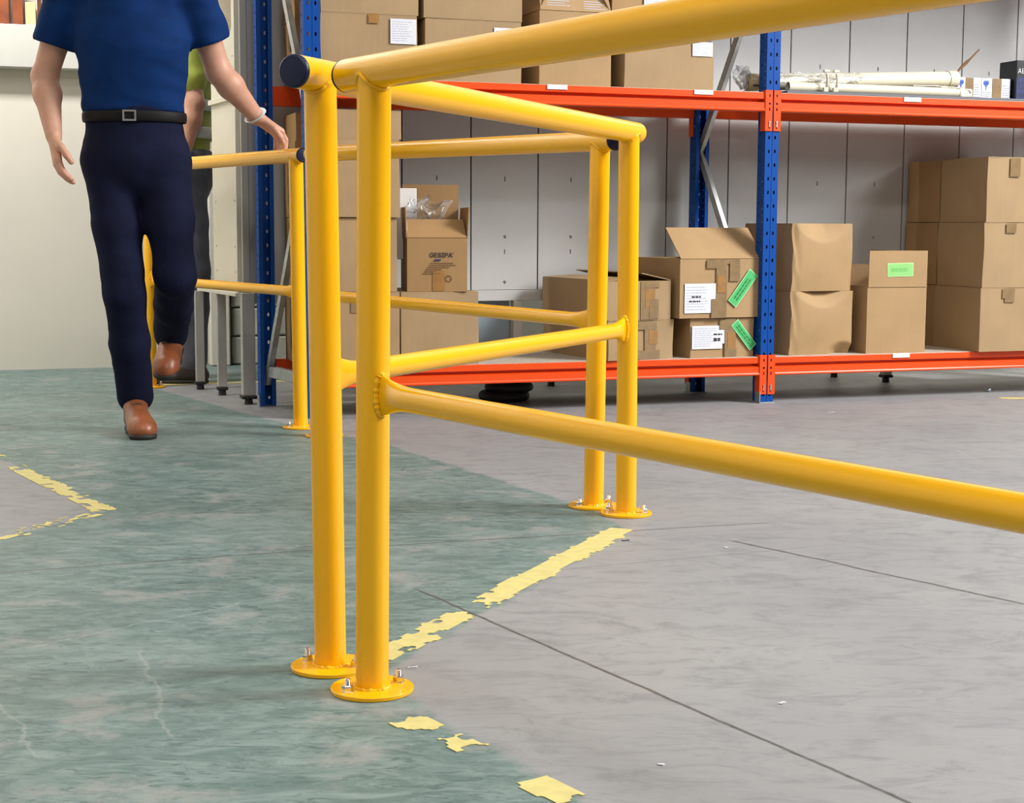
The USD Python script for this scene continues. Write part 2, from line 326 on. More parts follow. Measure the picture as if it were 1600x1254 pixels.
worn_line('floor_line', 'upper worn yellow line of the corner marking at the left edge', (-1.007, 3.824), (-1.70, 4.915), 0.042, ([0, .1, .5, .62, 1], [.5, .62, .60, .40, .50]), 6)
worn_line('floor_line', 'lower worn yellow line of the corner marking at the left edge', (-1.025, 3.785), (-1.26, 3.25), 0.042, ([0, .2, .35, .7, 1], [.40, .46, .40, .60, .55]), 8)
worn_line('floor_line', 'thin yellow line across the floor behind the shelving', W(-2.25, 1.42)[:2], W(1.2, 1.42)[:2], 0.055, ([0, 1], [1.0, 1.0]), 11, step=0.012)
worn_line('floor_line', 'faint yellow line on the floor at the far right edge', W(1.02, -0.14)[:2], W(2.0, -0.42)[:2], 0.035, ([0, 1], [.62, .6]), 13, step=0.01)

# ---------------------------------------------------------------- yellow tube barriers
RT, RM = 0.0252, 0.0182
def hexnut(r, h):
    return lathe([(0, 0), (r * .96, 0), (r, h * .08), (r, h * .88), (r * .9, h), (0, h)], 6)
def barrier(label, b1, b2, t1, t2, over1, over2, zm1, zm2, caps=(True, True)):
    b1, b2, t1, t2 = (np.asarray(x, float) for x in (b1, b2, t1, t2)); org = np.array([b1[0], b1[1], 0.0])
    th = thing('safety_barrier', label, 'barrier', org)
    A, B, C, D = b1 - org, b2 - org, t1 - org, t2 - org
    d = (D - C) / np.linalg.norm(D - C); e1, e2 = C - d * over1, D + d * over2
    ch = 0.0025
    L = np.linalg.norm(e2 - e1)
    obj('top_rail', sweep([e1 + d * 0, e1 + d * ch] + [e1 + d * (ch + (L - 2 * ch) * k / 6) for k in range(1, 6)] + [e2 - d * ch, e2], [RT - ch] + [RT] * 7 + [RT - ch], n=56), 'yellow_paint', th, 40)
    for end, sgn, on in ((e1, -1, caps[0]), (e2, 1, caps[1])):
        if not on: continue
        pr = [(0, 0.0085), (RT * 0.62, 0.0080), (RT * 0.80, 0.0068), (RT * 0.86, 0.0072), (RT * 0.955, 0.0055), (RT * 1.0, 0.0018), (RT * 1.0, -0.001), (RT * 0.93, -0.001), (RT * .9, -0.012), (0, -0.012)]
        c = lathe(pr[::-1], 48); u, v, w = frame_of(d * sgn); T = np.eye(4); T[:3, 0], T[:3, 1], T[:3, 2], T[:3, 3] = u, v, w, end; c.apply_transform(T)
        obj('end_cap', c, 'navy_plastic', th, 40, label='dark navy plastic end cap')
    pd = (B - A)[:2] / np.linalg.norm((B - A)[:2]); perp = np.array([pd[1], -pd[0], 0])
    for base, top in ((A, C), (B, D)):
        obj('post', tube(base + [0, 0, 0.006], top - [0, 0, 0.002], RT, 56), 'yellow_paint', th, 40)
        # weld where the post meets the rail: a bead along the saddle
        a = np.linspace(0, 2 * np.pi, 110, endpoint=False); hd = np.array([*pd, 0.0])
        ring = np.array([top + perp * RT * 1.01 * np.cos(x) + hd * RT * 1.01 * np.sin(x) + EZ * (-math.sqrt(max(RT ** 2 * 1.02 - (RT * np.cos(x)) ** 2, 0)) - 0.001) for x in a])
        ring = np.vstack([ring, ring[:1]]); rr = 0.0026 + 0.0012 * meshkit.noise(np.stack([ring[:, 0] * 260, ring[:, 1] * 260, ring[:, 2] * 60], 1))
        obj('weld_bead', sweep(ring, rr, n=8, cap=False), 'yellow_paint', th, 60)
        pl = lathe([(0, 0.0002), (0.0625, 0.0002), (0.0635, 0.0012), (0.0635, 0.0058), (0.0625, 0.0068), (0, 0.0068)], 72)
        bp = obj('base_plate', place(pl, base), 'yellow_paint', th, 40)
        ring = np.array([base + np.array([math.cos(x), math.sin(x), 0]) * (RT + 0.001) + EZ * 0.0075 for x in a]); ring = np.vstack([ring, ring[:1]])
        ring[:, 2] -= 0.0008; rr = 0.0018 + 0.0034 * meshkit.noise(np.stack([ring[:, 0] * 420 + base[0] * 50, ring[:, 1] * 420, ring[:, 2] * 0], 1)) ** 1.5
        obj('weld_bead', sweep(ring, rr, n=8, cap=False), 'yellow_paint', bp, 60)
        for sg in (-1, 1):
            pos_ = base + perp * sg * 0.0445 + np.array([*(pd * 0.004), 0]); rz = random.random() * 1.0
            bolt = [place(lathe([(0, 0.0068), (0.0092, 0.0068), (0.0092, 0.0084), (0, 0.0084)], 28), pos_), place(hexnut(0.0088, 0.0085), pos_ + EZ * 0.0084, rz),
                    place(lathe([(0, 0.016)] + [(0.0043 + 0.0004 * (k % 2), 0.0165 + k * 0.0007) for k in range(14)] + [(0.0034, 0.0270), (0, 0.0273)], 20), pos_)]
            obj('anchor_bolt', bolt, 'chrome', bp, 30, label='chromed anchor bolt with hexagon nut')
    # mid rail with flattened, welded ends
    m1 = np.array([*(A[:2] + (C - A)[:2] * zm1 / C[2]), zm1]); m2 = np.array([*(B[:2] + (D - B)[:2] * zm2 / D[2]), zm2])
    dm = (m2 - m1) / np.linalg.norm(m2 - m1); Lm = np.linalg.norm(m2 - m1); s0 = RT - 0.006
    prof = [(s0, .0060, .0300), (s0 + .010, .0065, .0300), (s0 + .022, .0085, .0275), (s0 + .040, .0130, .0235), (s0 + .060, .0168, .0202), (s0 + .080, .0180, .0186), (s0 + .10, RM, RM)]
    P, ru, rv = [], [], []
    for s_, hw, hh in prof: P.append(m1 + dm * s_); ru.append(hw); rv.append(hh)
    P.append((m1 + m2) / 2); ru.append(RM); rv.append(RM)
    for s_, hw, hh in prof[::-1]: P.append(m2 - dm * s_); ru.append(hw); rv.append(hh)
    mr = obj('mid_rail', sweep(P, ru, rv, n=40), 'yellow_paint', th, 50)
    for cen, sgn in ((m1, 1), (m2, -1)):
        u, v, w = frame_of(dm * sgn); ring = []
        for x in a:
            ou, ov = 0.0085 * math.cos(x), 0.0305 * math.sin(x)
            ring.append(cen + u * ou + v * ov + w * (math.sqrt(RT ** 2 - ou ** 2) + 0.0005))
        ring = np.array(ring); ring = np.vstack([ring, ring[:1]]); rr = 0.0030 + 0.0030 * meshkit.noise(ring * 240 + cen * 37)
        obj('weld_bead', sweep(ring, rr, n=8, cap=False), 'yellow_paint', mr, 60)
    return th
DA = np.array([0.565, -0.825, 0]); P1, P2, P3, P4, P5, P5b, P6 = (np.array(x) for x in ((-.2895, 2.449, 0), (-.212, 2.328, 0), (.283, 3.811, 0), (.208, 3.914, 0), (-.741, 5.443, 0), (-.632, 5.225, 0), (-1.576, 6.788, 0)))
barrier('yellow tube barrier running from the nearest post out past the right edge', P2, P2 + DA * 1.56, (-.204, 2.328, .930), tuple(np.array([-.204, 2.328, .932]) + DA * 1.56), 0.083, 0.083, .456, .456)
barrier('yellow tube barrier with the large navy end cap, reaching back from the second nearest post', P1, P3, (-.298, 2.449, .935), (.279, 3.811, .933), 0.075, 0.060, .470, .458)
barrier('yellow tube barrier running back left behind the navy capped one, along the racking', P5b, P4, (-.640, 5.225, .940), (.215, 3.914, .916), 0.07, 0.062, .474, .470)
barrier('farthest yellow tube barrier with the walking man\'s hand on its rail', P6, P5, (-1.563, 6.788, .955), (-.748, 5.443, .944), 0.07, 0.062, .470, .476)

# ---------------------------------------------------------------- racking
ZL, ZU = 0.187, 1.237
rack = thing('shelving_rack', 'blue and orange steel longspan racking loaded with cardboard boxes', 'shelving', P0, RZ)
UW, UD, UH = 0.060, 0.062, 2.35
def upright_mesh(flip):
    web = mbox(-UW / 2, UW / 2, 0, 0.0022, 0, UH); cut = []
    for k in range(int(UH / 0.054)):
        z = 0.030 + k * 0.054
        for x in (-0.0135, 0.0135): cut.append(m3.Manifold.cylinder(0.02, 0.0042, 0.0042, 12).rotate((90, 0, 0)).scale((1, 1, 1.85)).translate((x, 0.01, z)))
    web = web - m3.Manifold.batch_boolean(cut, m3.OpType.Add) - mbox(-0.0011, 0.0011, -0.001, 0.0012, 0, UH)
    fl_ = mbox(-UW / 2, -UW / 2 + 0.0022, 0, UD, 0, UH); c2 = [m3.Manifold.cylinder(0.2, 0.0030, 0.0030, 8).rotate((0, 90, 0)).translate((-0.1, 0.016, 0.02 + k * 0.027)) for k in range(int(UH / 0.027))]
    c3 = [m3.Manifold.cylinder(0.2, 0.0048, 0.0048, 10).rotate((0, 90, 0)).scale((1, 1, 1.5)).translate((-0.1, 0.044, 0.045 + k * 0.054)) for k in range(int(UH / 0.054))]
    c2 = m3.Manifold.batch_boolean(c2 + c3, m3.OpType.Add)
    body = web + (fl_ - c2) + (fl_.translate((UW - 0.0022, 0, 0)) - c2) + mbox(-UW / 2, -UW / 2 + 0.016, UD - 0.0022, UD, 0, UH) + mbox(UW / 2 - 0.016, UW / 2, UD - 0.0022, UD, 0, UH)
    m = tri(body)
    if flip: m.vertices[:, 1] *= -1; m.invert()
    return m
FT, RTt = 0.0, 0.49
BAY = (-1.85, 0.0, 1.85)
uf, ur = upright_mesh(False), upright_mesh(True)
SKEW = -0.095          # the end frames stand a little out of square
for s_bay in BAY:
    for m, t in ((uf, FT), (ur, RTt)):
        s = s_bay + (SKEW if t == RTt else 0.0)
        u = obj('upright', place(m, (s, t, 0.004)), 'rack_blue', rack, 30)
        y0, y1 = (t - 0.006, t + 0.07) if t == FT else (t - 0.07, t + 0.006)
        obj('foot_plate', [bx(s - 0.036, s + 0.036, y0, y1, 0, 0.004), bx(s - 0.036, s - 0.0312, t - 0.01 if t == FT else t - 0.05, t + 0.03 if t == FT else t - 0.01, 0, 0.045, 0.001)], 'galvanised', u)
    def brace(za, zb):   # front za, rear zb
        a, b = np.array([s_bay, 0.035, za]), np.array([s_bay + SKEW, RTt - 0.035, zb]); d = (b - a) / np.linalg.norm(b - a); hx = np.array([RTt, -SKEW, 0]) / math.hypot(RTt, SKEW); nrm = np.cross(d, hx)
        m = trimesh.util.concatenate([bx(-0.011, -0.009, -0.014, 0.014, 0, 1), bx(-0.011, 0.010, -0.014, -0.012, 0, 1), bx(-0.011, 0.010, 0.012, 0.014, 0, 1)])
        m.vertices[:, 2] *= np.linalg.norm(b - a); T = np.eye(4); T[:3, 0] = hx; T[:3, 1] = -nrm; T[:3, 2] = d; T[:3, 3] = a; m.apply_transform(T)
        br = obj('brace', m, 'galvanised', rack, False)
        for e in (a, b): obj('bolt', place(lathe([(0, -0.017), (0.006, -0.017), (0.007, -0.013), (0.007, 0.013), (0.006, 0.017), (0, 0.017)], 6), e, ry=math.pi / 2), 'galvanised', br)
    zz = [(1.05, 0.09), (1.05, 2.06)] if s_bay < -1 else [(0.20, 1.02), (1.84, 1.02), (1.84, 2.3)]
    for za, zb in zz: brace(za, zb)
    obj('cross_strut', place(bx(-0.016, 0.016, 0.035, RTt - 0.03, 0.118, 0.160, 0.002), (s_bay, 0, 0), -math.atan2(SKEW, RTt)), 'galvanised', rack)
BPOLY = Polygon([(0.001, 0.0), (0.0, -0.0015), (0.0, -0.0240), (0.024, -0.0275), (0.024, -0.0345), (0.002, -0.0375), (-0.003, -0.0385), (-0.003, -0.0620), (-0.006, -0.0668), (-0.0055, -0.0715), (-0.002, -0.0735), (0.036, -0.0735), (0.036, 0.0)])
def beam(sa, sb, z, rear):
    m = prism(BPOLY, sb - sa); T = np.array([[0, 0, 1, sa], [1, 0, 0, 0], [0, 1, 0, z], [0, 0, 0, 1.0]]); m.apply_transform(T)
    m.vertices[:, 1] += 0.002
    if rear: m.vertices[:, 1] = RTt - m.vertices[:, 1]; m.invert()
    b = obj('beam', m, 'rack_orange', rack, 20)
    for s, sg in ((sa, -1), (sb, 1)):
        x0, x1 = (s - 0.0285, s + 0.003) if sg < 0 else (s - 0.003, s + 0.0285)
        pl = mbox(x0, x1, -0.0048, -0.0008, z - 0.150, z + 0.010); xc = s + sg * 0.0155
        cuts = [m3.Manifold.cylinder(0.02, 0.0030, 0.0030, 10).rotate((90, 0, 0)).scale((1, 1, 2.3)).translate((xc, 0.01, zc)) for zc in (z - 0.012, z - 0.065, z - 0.118, z - 0.135)] + [m3.Manifold.cylinder(0.02, 0.0045, 0.0045, 12).rotate((90, 0, 0)).translate((xc, 0.01, z - 0.043))]
        pl = pl - m3.Manifold.batch_boolean(cuts, m3.OpType.Add)
        ml = tri(pl + mbox(s if sg < 0 else s - 0.003, s + 0.003 if sg < 0 else s, -0.0008, 0.036, z - 0.150, z + 0.010))
        pin = place(lathe([(0, -0.003), (0.0035, -0.003), (0.0035, 0.003), (0, 0.003)], 12), (xc, -0.006, z - 0.114), rx=math.pi / 2); pin2 = bx(xc - 0.002, xc + 0.002, -0.0075, -0.005, z - 0.135, z - 0.114)
        if rear: 
            for k in (ml, pin, pin2): k.vertices[:, 1] = RTt - k.vertices[:, 1]; k.invert()
        obj('end_connector', ml, 'rack_orange', b, 20)
        if not rear: obj('locking_pin', [pin, pin2], 'galvanised', b, 30)
    return b
for (a, b_) in ((BAY[0], BAY[1]), (BAY[1], BAY[2])):
    for z in (ZL - 0.002, ZU - 0.002, 1.928):
        for rear in (False, True):
            k_ = SKEW if rear else 0.0; bm = beam(a + 0.0315 + k_, b_ - 0.0315 + k_, z, rear)
            if not rear:
                clips = {(-1.85, ZU - .002): (-0.955, -0.345), (0.0, ZU - .002): (0.60,), (0.0, ZL - .002): (0.585,)}.get((a, z), ())
                for c in clips: obj('label_clip', bx(c, c + 0.082, -0.0025, 0.008, z - 0.0165, z + 0.0018, 0.0008), 'label_silver', bm, label='silver label clip on the beam')
    n_ = 3; wd = (b_ - a - 0.066) / n_
    for k in range(n_):
        for z, mt in ((ZL, 'chipboard'), (ZU, 'chipboard'), (1.930, 'chipboard')):
            x0 = a + 0.033 + k * wd
            obj('deck_board', bx(x0 + 0.001, x0 + wd - 0.001, 0.006, RTt - 0.006, z - 0.0195 + 0.0175, z, 0.0004), mt, rack, False)
            obj('deck_batten', bx(x0 + wd / 2 - 0.02, x0 + wd / 2 + 0.02, 0.0385, RTt - 0.0385, z - 0.030, z - 0.0022), 'galvanised', rack, False)
# ---------------------------------------------------------------- grey panelled enclosure behind the racking
EN = 0.58
enc = thing('panelled_enclosure', 'grey steel panel enclosure on legs standing behind the racking', 'enclosure', P0, RZ)
def panel(x0, x1, z0, z1, holes, mat='panel_grey'):
    m = mbox(x0, x1, EN, EN + 0.02, z0, z1)
    if holes: m = m - m3.Manifold.batch_boolean(holes, m3.OpType.Add)
    return tri(m)
def hole(s, z, slot): return m3.Manifold.cylinder(0.012, 0.0058, 0.0058, 12).rotate((90, 0, 0)).scale((0.55, 1, 1.9) if slot else (1.25, 1, 1.25)).translate((s, EN + 0.008, z))
seams = [-2.012] + [-1.951 + 0.2935 * k for k in range(1, 15)]
for a, b in zip(seams[:-1], seams[1:]):
    c = (a + b) / 2
    hs = [hole(c, .661, 0), hole(c, .600, 1), hole(c, .473, 0), hole(c, 0.90, 1), hole(c, 1.41, 1), hole(c, 1.90, 0)]
    obj('panel', panel(a + 0.0032, b - 0.0032, 0.4425, 2.60, hs), 'panel_grey', enc, 25)
obj('backing', bx(seams[0] + .002, seams[-1], EN + 0.021, EN + 0.034, 0.445, 2.595), 'black', enc, label='dark backing seen through the panel joints')
obj('bottom_rail', bx(seams[0], seams[-1], EN - 0.001, EN + 0.04, 0.396, 0.4405, 0.0015), 'panel_grey', enc)
# left hand end of the enclosure, with its rounded window
A_, B_ = (seams[0] - 0.002, EN + 0.004), (seams[0] - 0.040, EN + 0.37)
ang = math.atan2(B_[1] - A_[1], B_[0] - A_[0]); Le = math.hypot(B_[0] - A_[0], B_[1] - A_[1])
def endp(m): return place(m, (A_[0], A_[1], 0), ang)
endm = mbox(0, Le, -0.0, 0.02, 0.44, 2.60)
win = m3.CrossSection.square((Le - 0.075, 0.75)).translate((0.04, 1.44)).offset(-0.03, m3.JoinType.Round).offset(0.03, m3.JoinType.Round).extrude(0.1).rotate((90, 0, 0)).translate((0, 0.05, 0))
eh = [m3.Manifold.cylinder(0.05, .005, .005, 10).rotate((90, 0, 0)).translate((x, 0.03, z)) for x in (0.03, Le - 0.05) for z in (.52, .62, 0.80, 1.36)]
obj('end_panel', endp(tri(endm - win - m3.Manifold.batch_boolean(eh, m3.OpType.Add))), 'panel_cream', enc, 25)
obj('end_window', endp(bx(0.02, Le - 0.02, 0.004, 0.012, 1.42, 2.25)), 'olive_glass', enc, label='olive tinted window with rounded corners')
obj('end_backing', endp(bx(0.005, Le, -0.012, -0.001, 0.45, 1.40)), 'black', enc)
obj('end_trim', endp(bx(0, Le, 0.020, 0.034, 1.19, 1.21, 0.001)), 'panel_cream', enc)
obj('end_rail', endp(bx(0, Le + 0.26, 0.0, 0.03, 0.425, 0.4395, 0.001)), 'panel_cream', enc)
obj('corner_post', bx(seams[0] - 0.006, seams[0] + 0.024, EN - 0.022, EN - 0.002, 0.44, 2.60, 0.003), 'leg_grey', enc)
def leg(s, t, z1, w=0.036, mat='leg_grey'):
    l = obj('leg', bx(s - w / 2, s + w / 2, t - w / 2, t + w / 2, 0.035, z1, 0.002), mat, enc)
    obj('foot', [bx(s - w * .62, s + w * .62, t - w * .62, t + w * .62, 0.022, 0.035, 0.003), place(lathe([(0, 0), (0.017, 0), (0.015, 0.022), (0, 0.022)], 20), (s, t, 0))], 'black_rubber', l, label='black adjustable foot')
leg(-2.000, EN - 0.015, 0.44, 0.050); leg(-2.050, 0.920, 0.425); leg(-2.105, 1.177, 0.425)
for s, t, z1 in ((-0.862, EN + .02, .396), (-0.60, 0.88, .43), (0.94, EN - 0.02 + .04, .396), (0.834, 0.88, .43), (1.9, EN + .02, .396)): leg(s, t, z1, 0.040, 'white_board' if s < 0 else 'leg_grey')
obj('frame_rail', [bx(-0.80, 2.0, 0.86, 0.90, 0.43, 0.47), bx(-2.0, -0.8, 0.90, 0.935, 0.44, 0.47)], 'leg_grey', enc)
obj('infill_panel', bx(-1.35, -0.885, EN + 0.05, EN + 0.062, 0.06, 0.425, 0.002), 'blue_grey_panel', enc, label='blue grey infill panel below the enclosure')
# ---------------------------------------------------------------- white ledge on the back wall and timber above it
single('wall_ledge', place(bx(-5.0, -2.15, T1 - 0.13, T1 - 0.031, 1.440, 1.640, 0.004), P0, RZ), 'white_board', 'white boxed ledge fixed along the cream back wall', 'ledge')
for x0, x1, hh, mt, lb, dt in ((-3.40, -2.815, 1.1, 'wood_red', 'wide reddish brown board standing on the white ledge at the left edge', 0.03), (-2.800, -2.752, 1.1, 'wood_red', 'narrow reddish brown board beside the pale block on the ledge', 0.03), (-2.742, -2.695, 0.108, 'wood_pale', 'pale block on the white ledge between brown boards', 0.05), (-2.686, -2.668, 1.1, 'wood_dark', 'thin dark brown upright batten on the ledge', 0.03), (-2.664, -2.635, 1.1, 'wood_orange', 'orange upright batten on the ledge behind the man\'s sleeve', 0.03)):
    y = T1 - 0.10
    single('timber_board' if hh > .2 else 'timber_block', place(bx(x0, x1, y, y + dt, 1.6402, 1.64 + hh, 0.002), P0, RZ), mt, lb, 'board' if hh > .2 else 'block')

# ---------------------------------------------------------------- cardboard boxes
def carton(s, t, z, w, d, h, label, yaw=0.0, mat='kraft', group=None, flaps=None, bulge=0.003, dent=None, seam_top=True, name='cardboard_box', inner='kraft'):
    a = math.radians(yaw)
    th = thing(name, label, 'box', W(s, t, z), RZ + a, group)
    seed = (s * 13.7 + z * 7.1) % 50
    if flaps is None:
        b = trimesh.creation.box((w, d, h - (0.0035 if seam_top else 0)))
        v, f = trimesh.remesh.subdivide_to_size(b.vertices, b.faces, 0.014 if dent else 0.05, max_iter=12); b = trimesh.Trimesh(v, f); b.merge_vertices()
        b.apply_translation((w / 2, d / 2, (h - (0.0035 if seam_top else 0)) / 2))
        P = b.vertices.copy(); nz = np.stack([meshkit.noise(P * 7 + seed + 11 * k) - 0.5 for k in range(3)], 1); nz[:, 2] *= 0.0
        P = P + nz * bulge * 2
        if dent: P = dent(P, w, d, h)
        b.vertices = P; obj('body', b, mat, th, 35)
        if seam_top:
            obj('top_flap', bx(0.001, w - 0.001, 0.001, d / 2 - 0.001, h - 0.0035, h, 0.0004), mat, th, False); obj('top_flap', bx(0.001, w - 0.001, d / 2 + 0.001, d - 0.001, h - 0.0035, h, 0.0004), mat, th, False)
    else:
        k = 0.004
        sh = mbox(0, w, 0, d, 0, h) - mbox(k, w - k, k, d - k, k, h + 1)
        obj('body', tri(sh), mat, th, 20)
        for side, fl_, ang_, taper in flaps:
            wd_, = (w if side in 'fb' else d),
            poly = Polygon([(0.002, 0), (wd_ - 0.002, 0), (wd_ - 0.002 - taper, fl_), (0.002 + taper, fl_)])
            m = prism(poly, 0.0035)             # lies in xy, hinge along x at y = 0
            m.apply_transform(trimesh.transformations.rotation_matrix(ang_, (1, 0, 0)))   # 0 = lying over the opening (inwards), 90 deg = upright, more = folded outwards
            if side == 'f': m.apply_translation((0, 0.0005, h))
            if side == 'b': m.apply_transform(trimesh.transformations.rotation_matrix(math.pi, (0, 0, 1))); m.apply_translation((w, d - 0.0005, h))
            if side == 'l': m.apply_transform(trimesh.transformations.rotation_matrix(-math.pi / 2, (0, 0, 1))); m.apply_translation((0.0005, d, h))
            if side == 'r': m.apply_transform(trimesh.transformations.rotation_matrix(math.pi / 2, (0, 0, 1))); m.apply_translation((w - 0.0005, 0, h))
            obj('flap', m, mat, th, False)
    th_info = dict(th=th, w=w, d=d, h=h); return th_info
def decal(c, name, x0, x1, z0, z1, mat, off=0.0012, rot=0.0, lay=0.0006, parent=None, label=None, poly=None, face='front'):
    """a thin sheet stuck to the front (or left) face"""
    p_ = poly if poly is not None else Polygon([(x0, z0), (x1, z0), (x1, z1), (x0, z1)])
    m = prism(p_, lay)
    if rot: 
        cx, cz = (x0 + x1) / 2, (z0 + z1) / 2; m.apply_translation((-cx, -cz, 0)); m.apply_transform(trimesh.transformations.rotation_matrix(rot, (0, 0, 1))); m.apply_translation((cx, cz, 0))
    m.apply_transform(np.array([[1, 0, 0, 0], [0, 0, -1, -off], [0, 1, 0, 0], [0, 0, 0, 1.0]]))
    if face == 'left': m.apply_transform(np.array([[0, 1, 0, 0], [-1, 0, 0, c['d']], [0, 0, 1, 0], [0, 0, 0, 1.0]]))
    return obj(name, m, mat, parent or c['th'], False, label=label)
def rows(c, parent, x0, x1, z0, z1, n, mat, off, fill=0.45, seed=1, rot=0.0, pivot=None):
    rg = random.Random(seed); ms = []
    for k in range(n):
        zc = z1 - (k + 0.5) * (z1 - z0) / n; hh = (z1 - z0) / n * fill / 2; x = x0; end = x1 - rg.random() * 0.35 * (x1 - x0)
        while x < end:
            L = (0.006 + rg.random() * 0.012); 
            ms.append(prism(Polygon([(x, zc - hh), (min(x + L, end), zc - hh), (min(x + L, end), zc + hh), (x, zc + hh)]), 0.0003)); x += L + 0.003
    m = trimesh.util.concatenate(ms)
    if rot: m.apply_translation((-pivot[0], -pivot[1], 0)); m.apply_transform(trimesh.transformations.rotation_matrix(rot, (0, 0, 1))); m.apply_translation((*pivot, 0))
    m.apply_transform(np.array([[1, 0, 0, 0], [0, 0, -1, -off], [0, 1, 0, 0], [0, 0, 0, 1.0]]))
    return obj('printed_lines', m, mat, parent, False)
def white_label(c, x0, x1, z0, z1, bold=(), seed=1, off=0.0035, notch=None):
    poly = None
    if notch: poly = Polygon([(x0, z0), (x1 - notch[0], z0), (x1 - notch[0], z0 + notch[1]), (x1, z0 + notch[1]), (x1, z1), (x0, z1)])
    l = decal(c, 'label', x0, x1, z0, z1, 'paper', off=off, poly=poly, label='white paper label')
    w_, h_ = x1 - x0, z1 - z0
    rows(c, l, x0 + .06 * w_, x1 - .12 * w_ - (notch[0] if notch else 0), z0 + .08 * h_, z1 - .08 * h_, 9, 'paper_rule', off + 0.0004, 0.30, seed)
    for bx_, bz, bl in bold: rows(c, l, x0 + bx_ * w_, x0 + (bx_ + bl) * w_, z0 + bz * h_ - .005, z0 + bz * h_ + .005, 1, 'print_dark', off + 0.0009, 0.62, seed + 3)
    return l
def green_sticker(c, cx, cz, L, H, rot, off=0.0038, mats=('green_label', 'green_border', 'green_print'), nlines=2):
    o = decal(c, 'sticker', cx - L / 2, cx + L / 2, cz - H / 2, cz + H / 2, mats[1], off=off, rot=rot, label='green sticker')
    decal(c, 'sticker_face', cx - L / 2 + .003, cx + L / 2 - .003, cz - H / 2 + .003, cz + H / 2 - .003, mats[0], off=off + 0.0004, rot=rot, parent=o)
    rows(c, o, cx - L * .36, cx + L * .46, cz - H * .26, cz + H * .26, nlines, mats[2], off + 0.0009, 0.55, 5, rot, (cx, cz))
def tape(c, x0, x1, z0, z1, mat='parcel_tape', off=0.0022, rot=0.0): return decal(c, 'parcel_tape', x0, x1, z0, z1, mat, off=off, rot=rot)
g1, g2 = 'cardboard boxes on the lower shelf', 'cardboard boxes on the upper shelf'
DEP = 0.235
# stack at the left end of the lower shelf, two boxes deep
for k, (s, t, z, w, h, what) in enumerate([(-1.815, .005, ZL, .285, .2765, 'bottom'), (-1.812, .015, .4640, .275, .2720, 'second'), (-1.815, .005, .7365, .288, .2830, 'third'), (-1.808, .02, 1.020, .292, .104, 'top')]):
    c = carton(s, t, z, w, .215, h - .0005, 'plain cardboard box, %s in the front stack at the lower shelf left end' % {'bottom': 'lowest', 'second': 'second up', 'third': 'third up', 'top': 'short topmost'}[what], mat='kraft_light', group=g1)
    if k == 0: tape(c, .10, .16, .20, .275, off=.003)
    c = carton(s - .055, t + .225, z, w, .225, h - .0005, 'cardboard box behind the front stack at the left rack end, %s' % {'bottom': 'bottom one', 'second': 'second up', 'third': 'third up', 'top': 'low topmost one'}[what], mat='kraft_warm', group=g1)
    decal(c, 'parcel_tape', .09, .125, .05, h - .02, 'parcel_tape', off=.003, face='left') if h > .2 else None
c = carton(-1.520, .02, ZL, .303, .44, .2735, 'plain cardboard box under the open box printed with black lettering', mat='kraft_light', group=g1)
# open printed box
c = carton(-1.488, .05, .4612, .226, .26, .199, 'open cardboard box with black printed lettering and clear plastic wrap inside', yaw=-10, mat='kraft_warm', group=g1,
           flaps=[('f', .105, math.radians(40), .006), ('r', .115, math.radians(93), .004), ('l', .115, math.radians(92), .004), ('b', .205, math.radians(84), .002)])
txt = meshkit.text_mesh('GESIPA', 0.0165, 0.0004, bold=True); txt.vertices[:, 0] *= 0.086 / np.ptp(txt.vertices[:, 0]); txt.vertices[:, 0] += 0.083; txt.vertices[:, 1] += 0.128
reg = meshkit.text_mesh('\u00ae', 0.006, 0.0004); reg.vertices[:, 0] += 0.170; reg.vertices[:, 1] += 0.139
T_ = np.array([[1, 0, 0, 0], [0, 0, -1, -0.0016], [0, 1, 0, 0], [0, 0, 0, 1.0]])
mm = trimesh.util.concatenate([txt, reg]); mm.apply_transform(T_); obj('lettering', mm, 'print_dark', c['th'], False, label='black printed lettering')
mk = trimesh.util.concatenate([prism(Polygon([(0.098 + k * .0085, .113), (.105 + k * .0085, .113), (.111 + k * .0085, .121), (.104 + k * .0085, .121)]), .0004) for k in range(3)]); mk.apply_transform(T_); obj('slanted_mark', mk, 'print_navy', c['th'], False)
rg = random.Random(4); ms = []
for k, (xa, xb) in enumerate([(.088, .165), (.082, .172), (.076, .150), (.070, .130), (.064, .108), (.058, .118), (.057, .120)][:6]):
    x = xa
    while x < xb: 
        L = .004 + rg.random() * .009; ms.append(prism(Polygon([(x, .1045 - k * .0078), (x + L, .1045 - k * .0078), (x + L, .1075 - k * .0078), (x, .1075 - k * .0078)]), .0004)); x += L + .0018
mm = trimesh.util.concatenate(ms); mm.apply_transform(T_); obj('small_print', mm, 'print_brown', c['th'], False)
ms = []
for k in range(3):   # recycling arrows
    a0 = k * 2.094 + 0.3; arc = [(math.cos(a0 + i * .16), math.sin(a0 + i * .16)) for i in range(10)]
    ms.append(prism(Polygon([(x * .0125, y * .0125) for x, y in arc] + [(x * .0095, y * .0095) for x, y in arc[::-1]]), .0004))
    e = a0 + 1.5; ms.append(prism(Polygon([(math.cos(e) * .0155, math.sin(e) * .0155), (math.cos(e) * .0065, math.sin(e) * .0065), (math.cos(e + .55) * .011, math.sin(e + .55) * .011)]), .0004))
mm = trimesh.util.concatenate(ms); mm.apply_translation((.155, .048, 0)); mm.apply_transform(T_); obj('recycling_mark', mm, 'print_brown', c['th'], False)
tape(c, .095, .140, .002, .078, 'amber_tape', .0012)
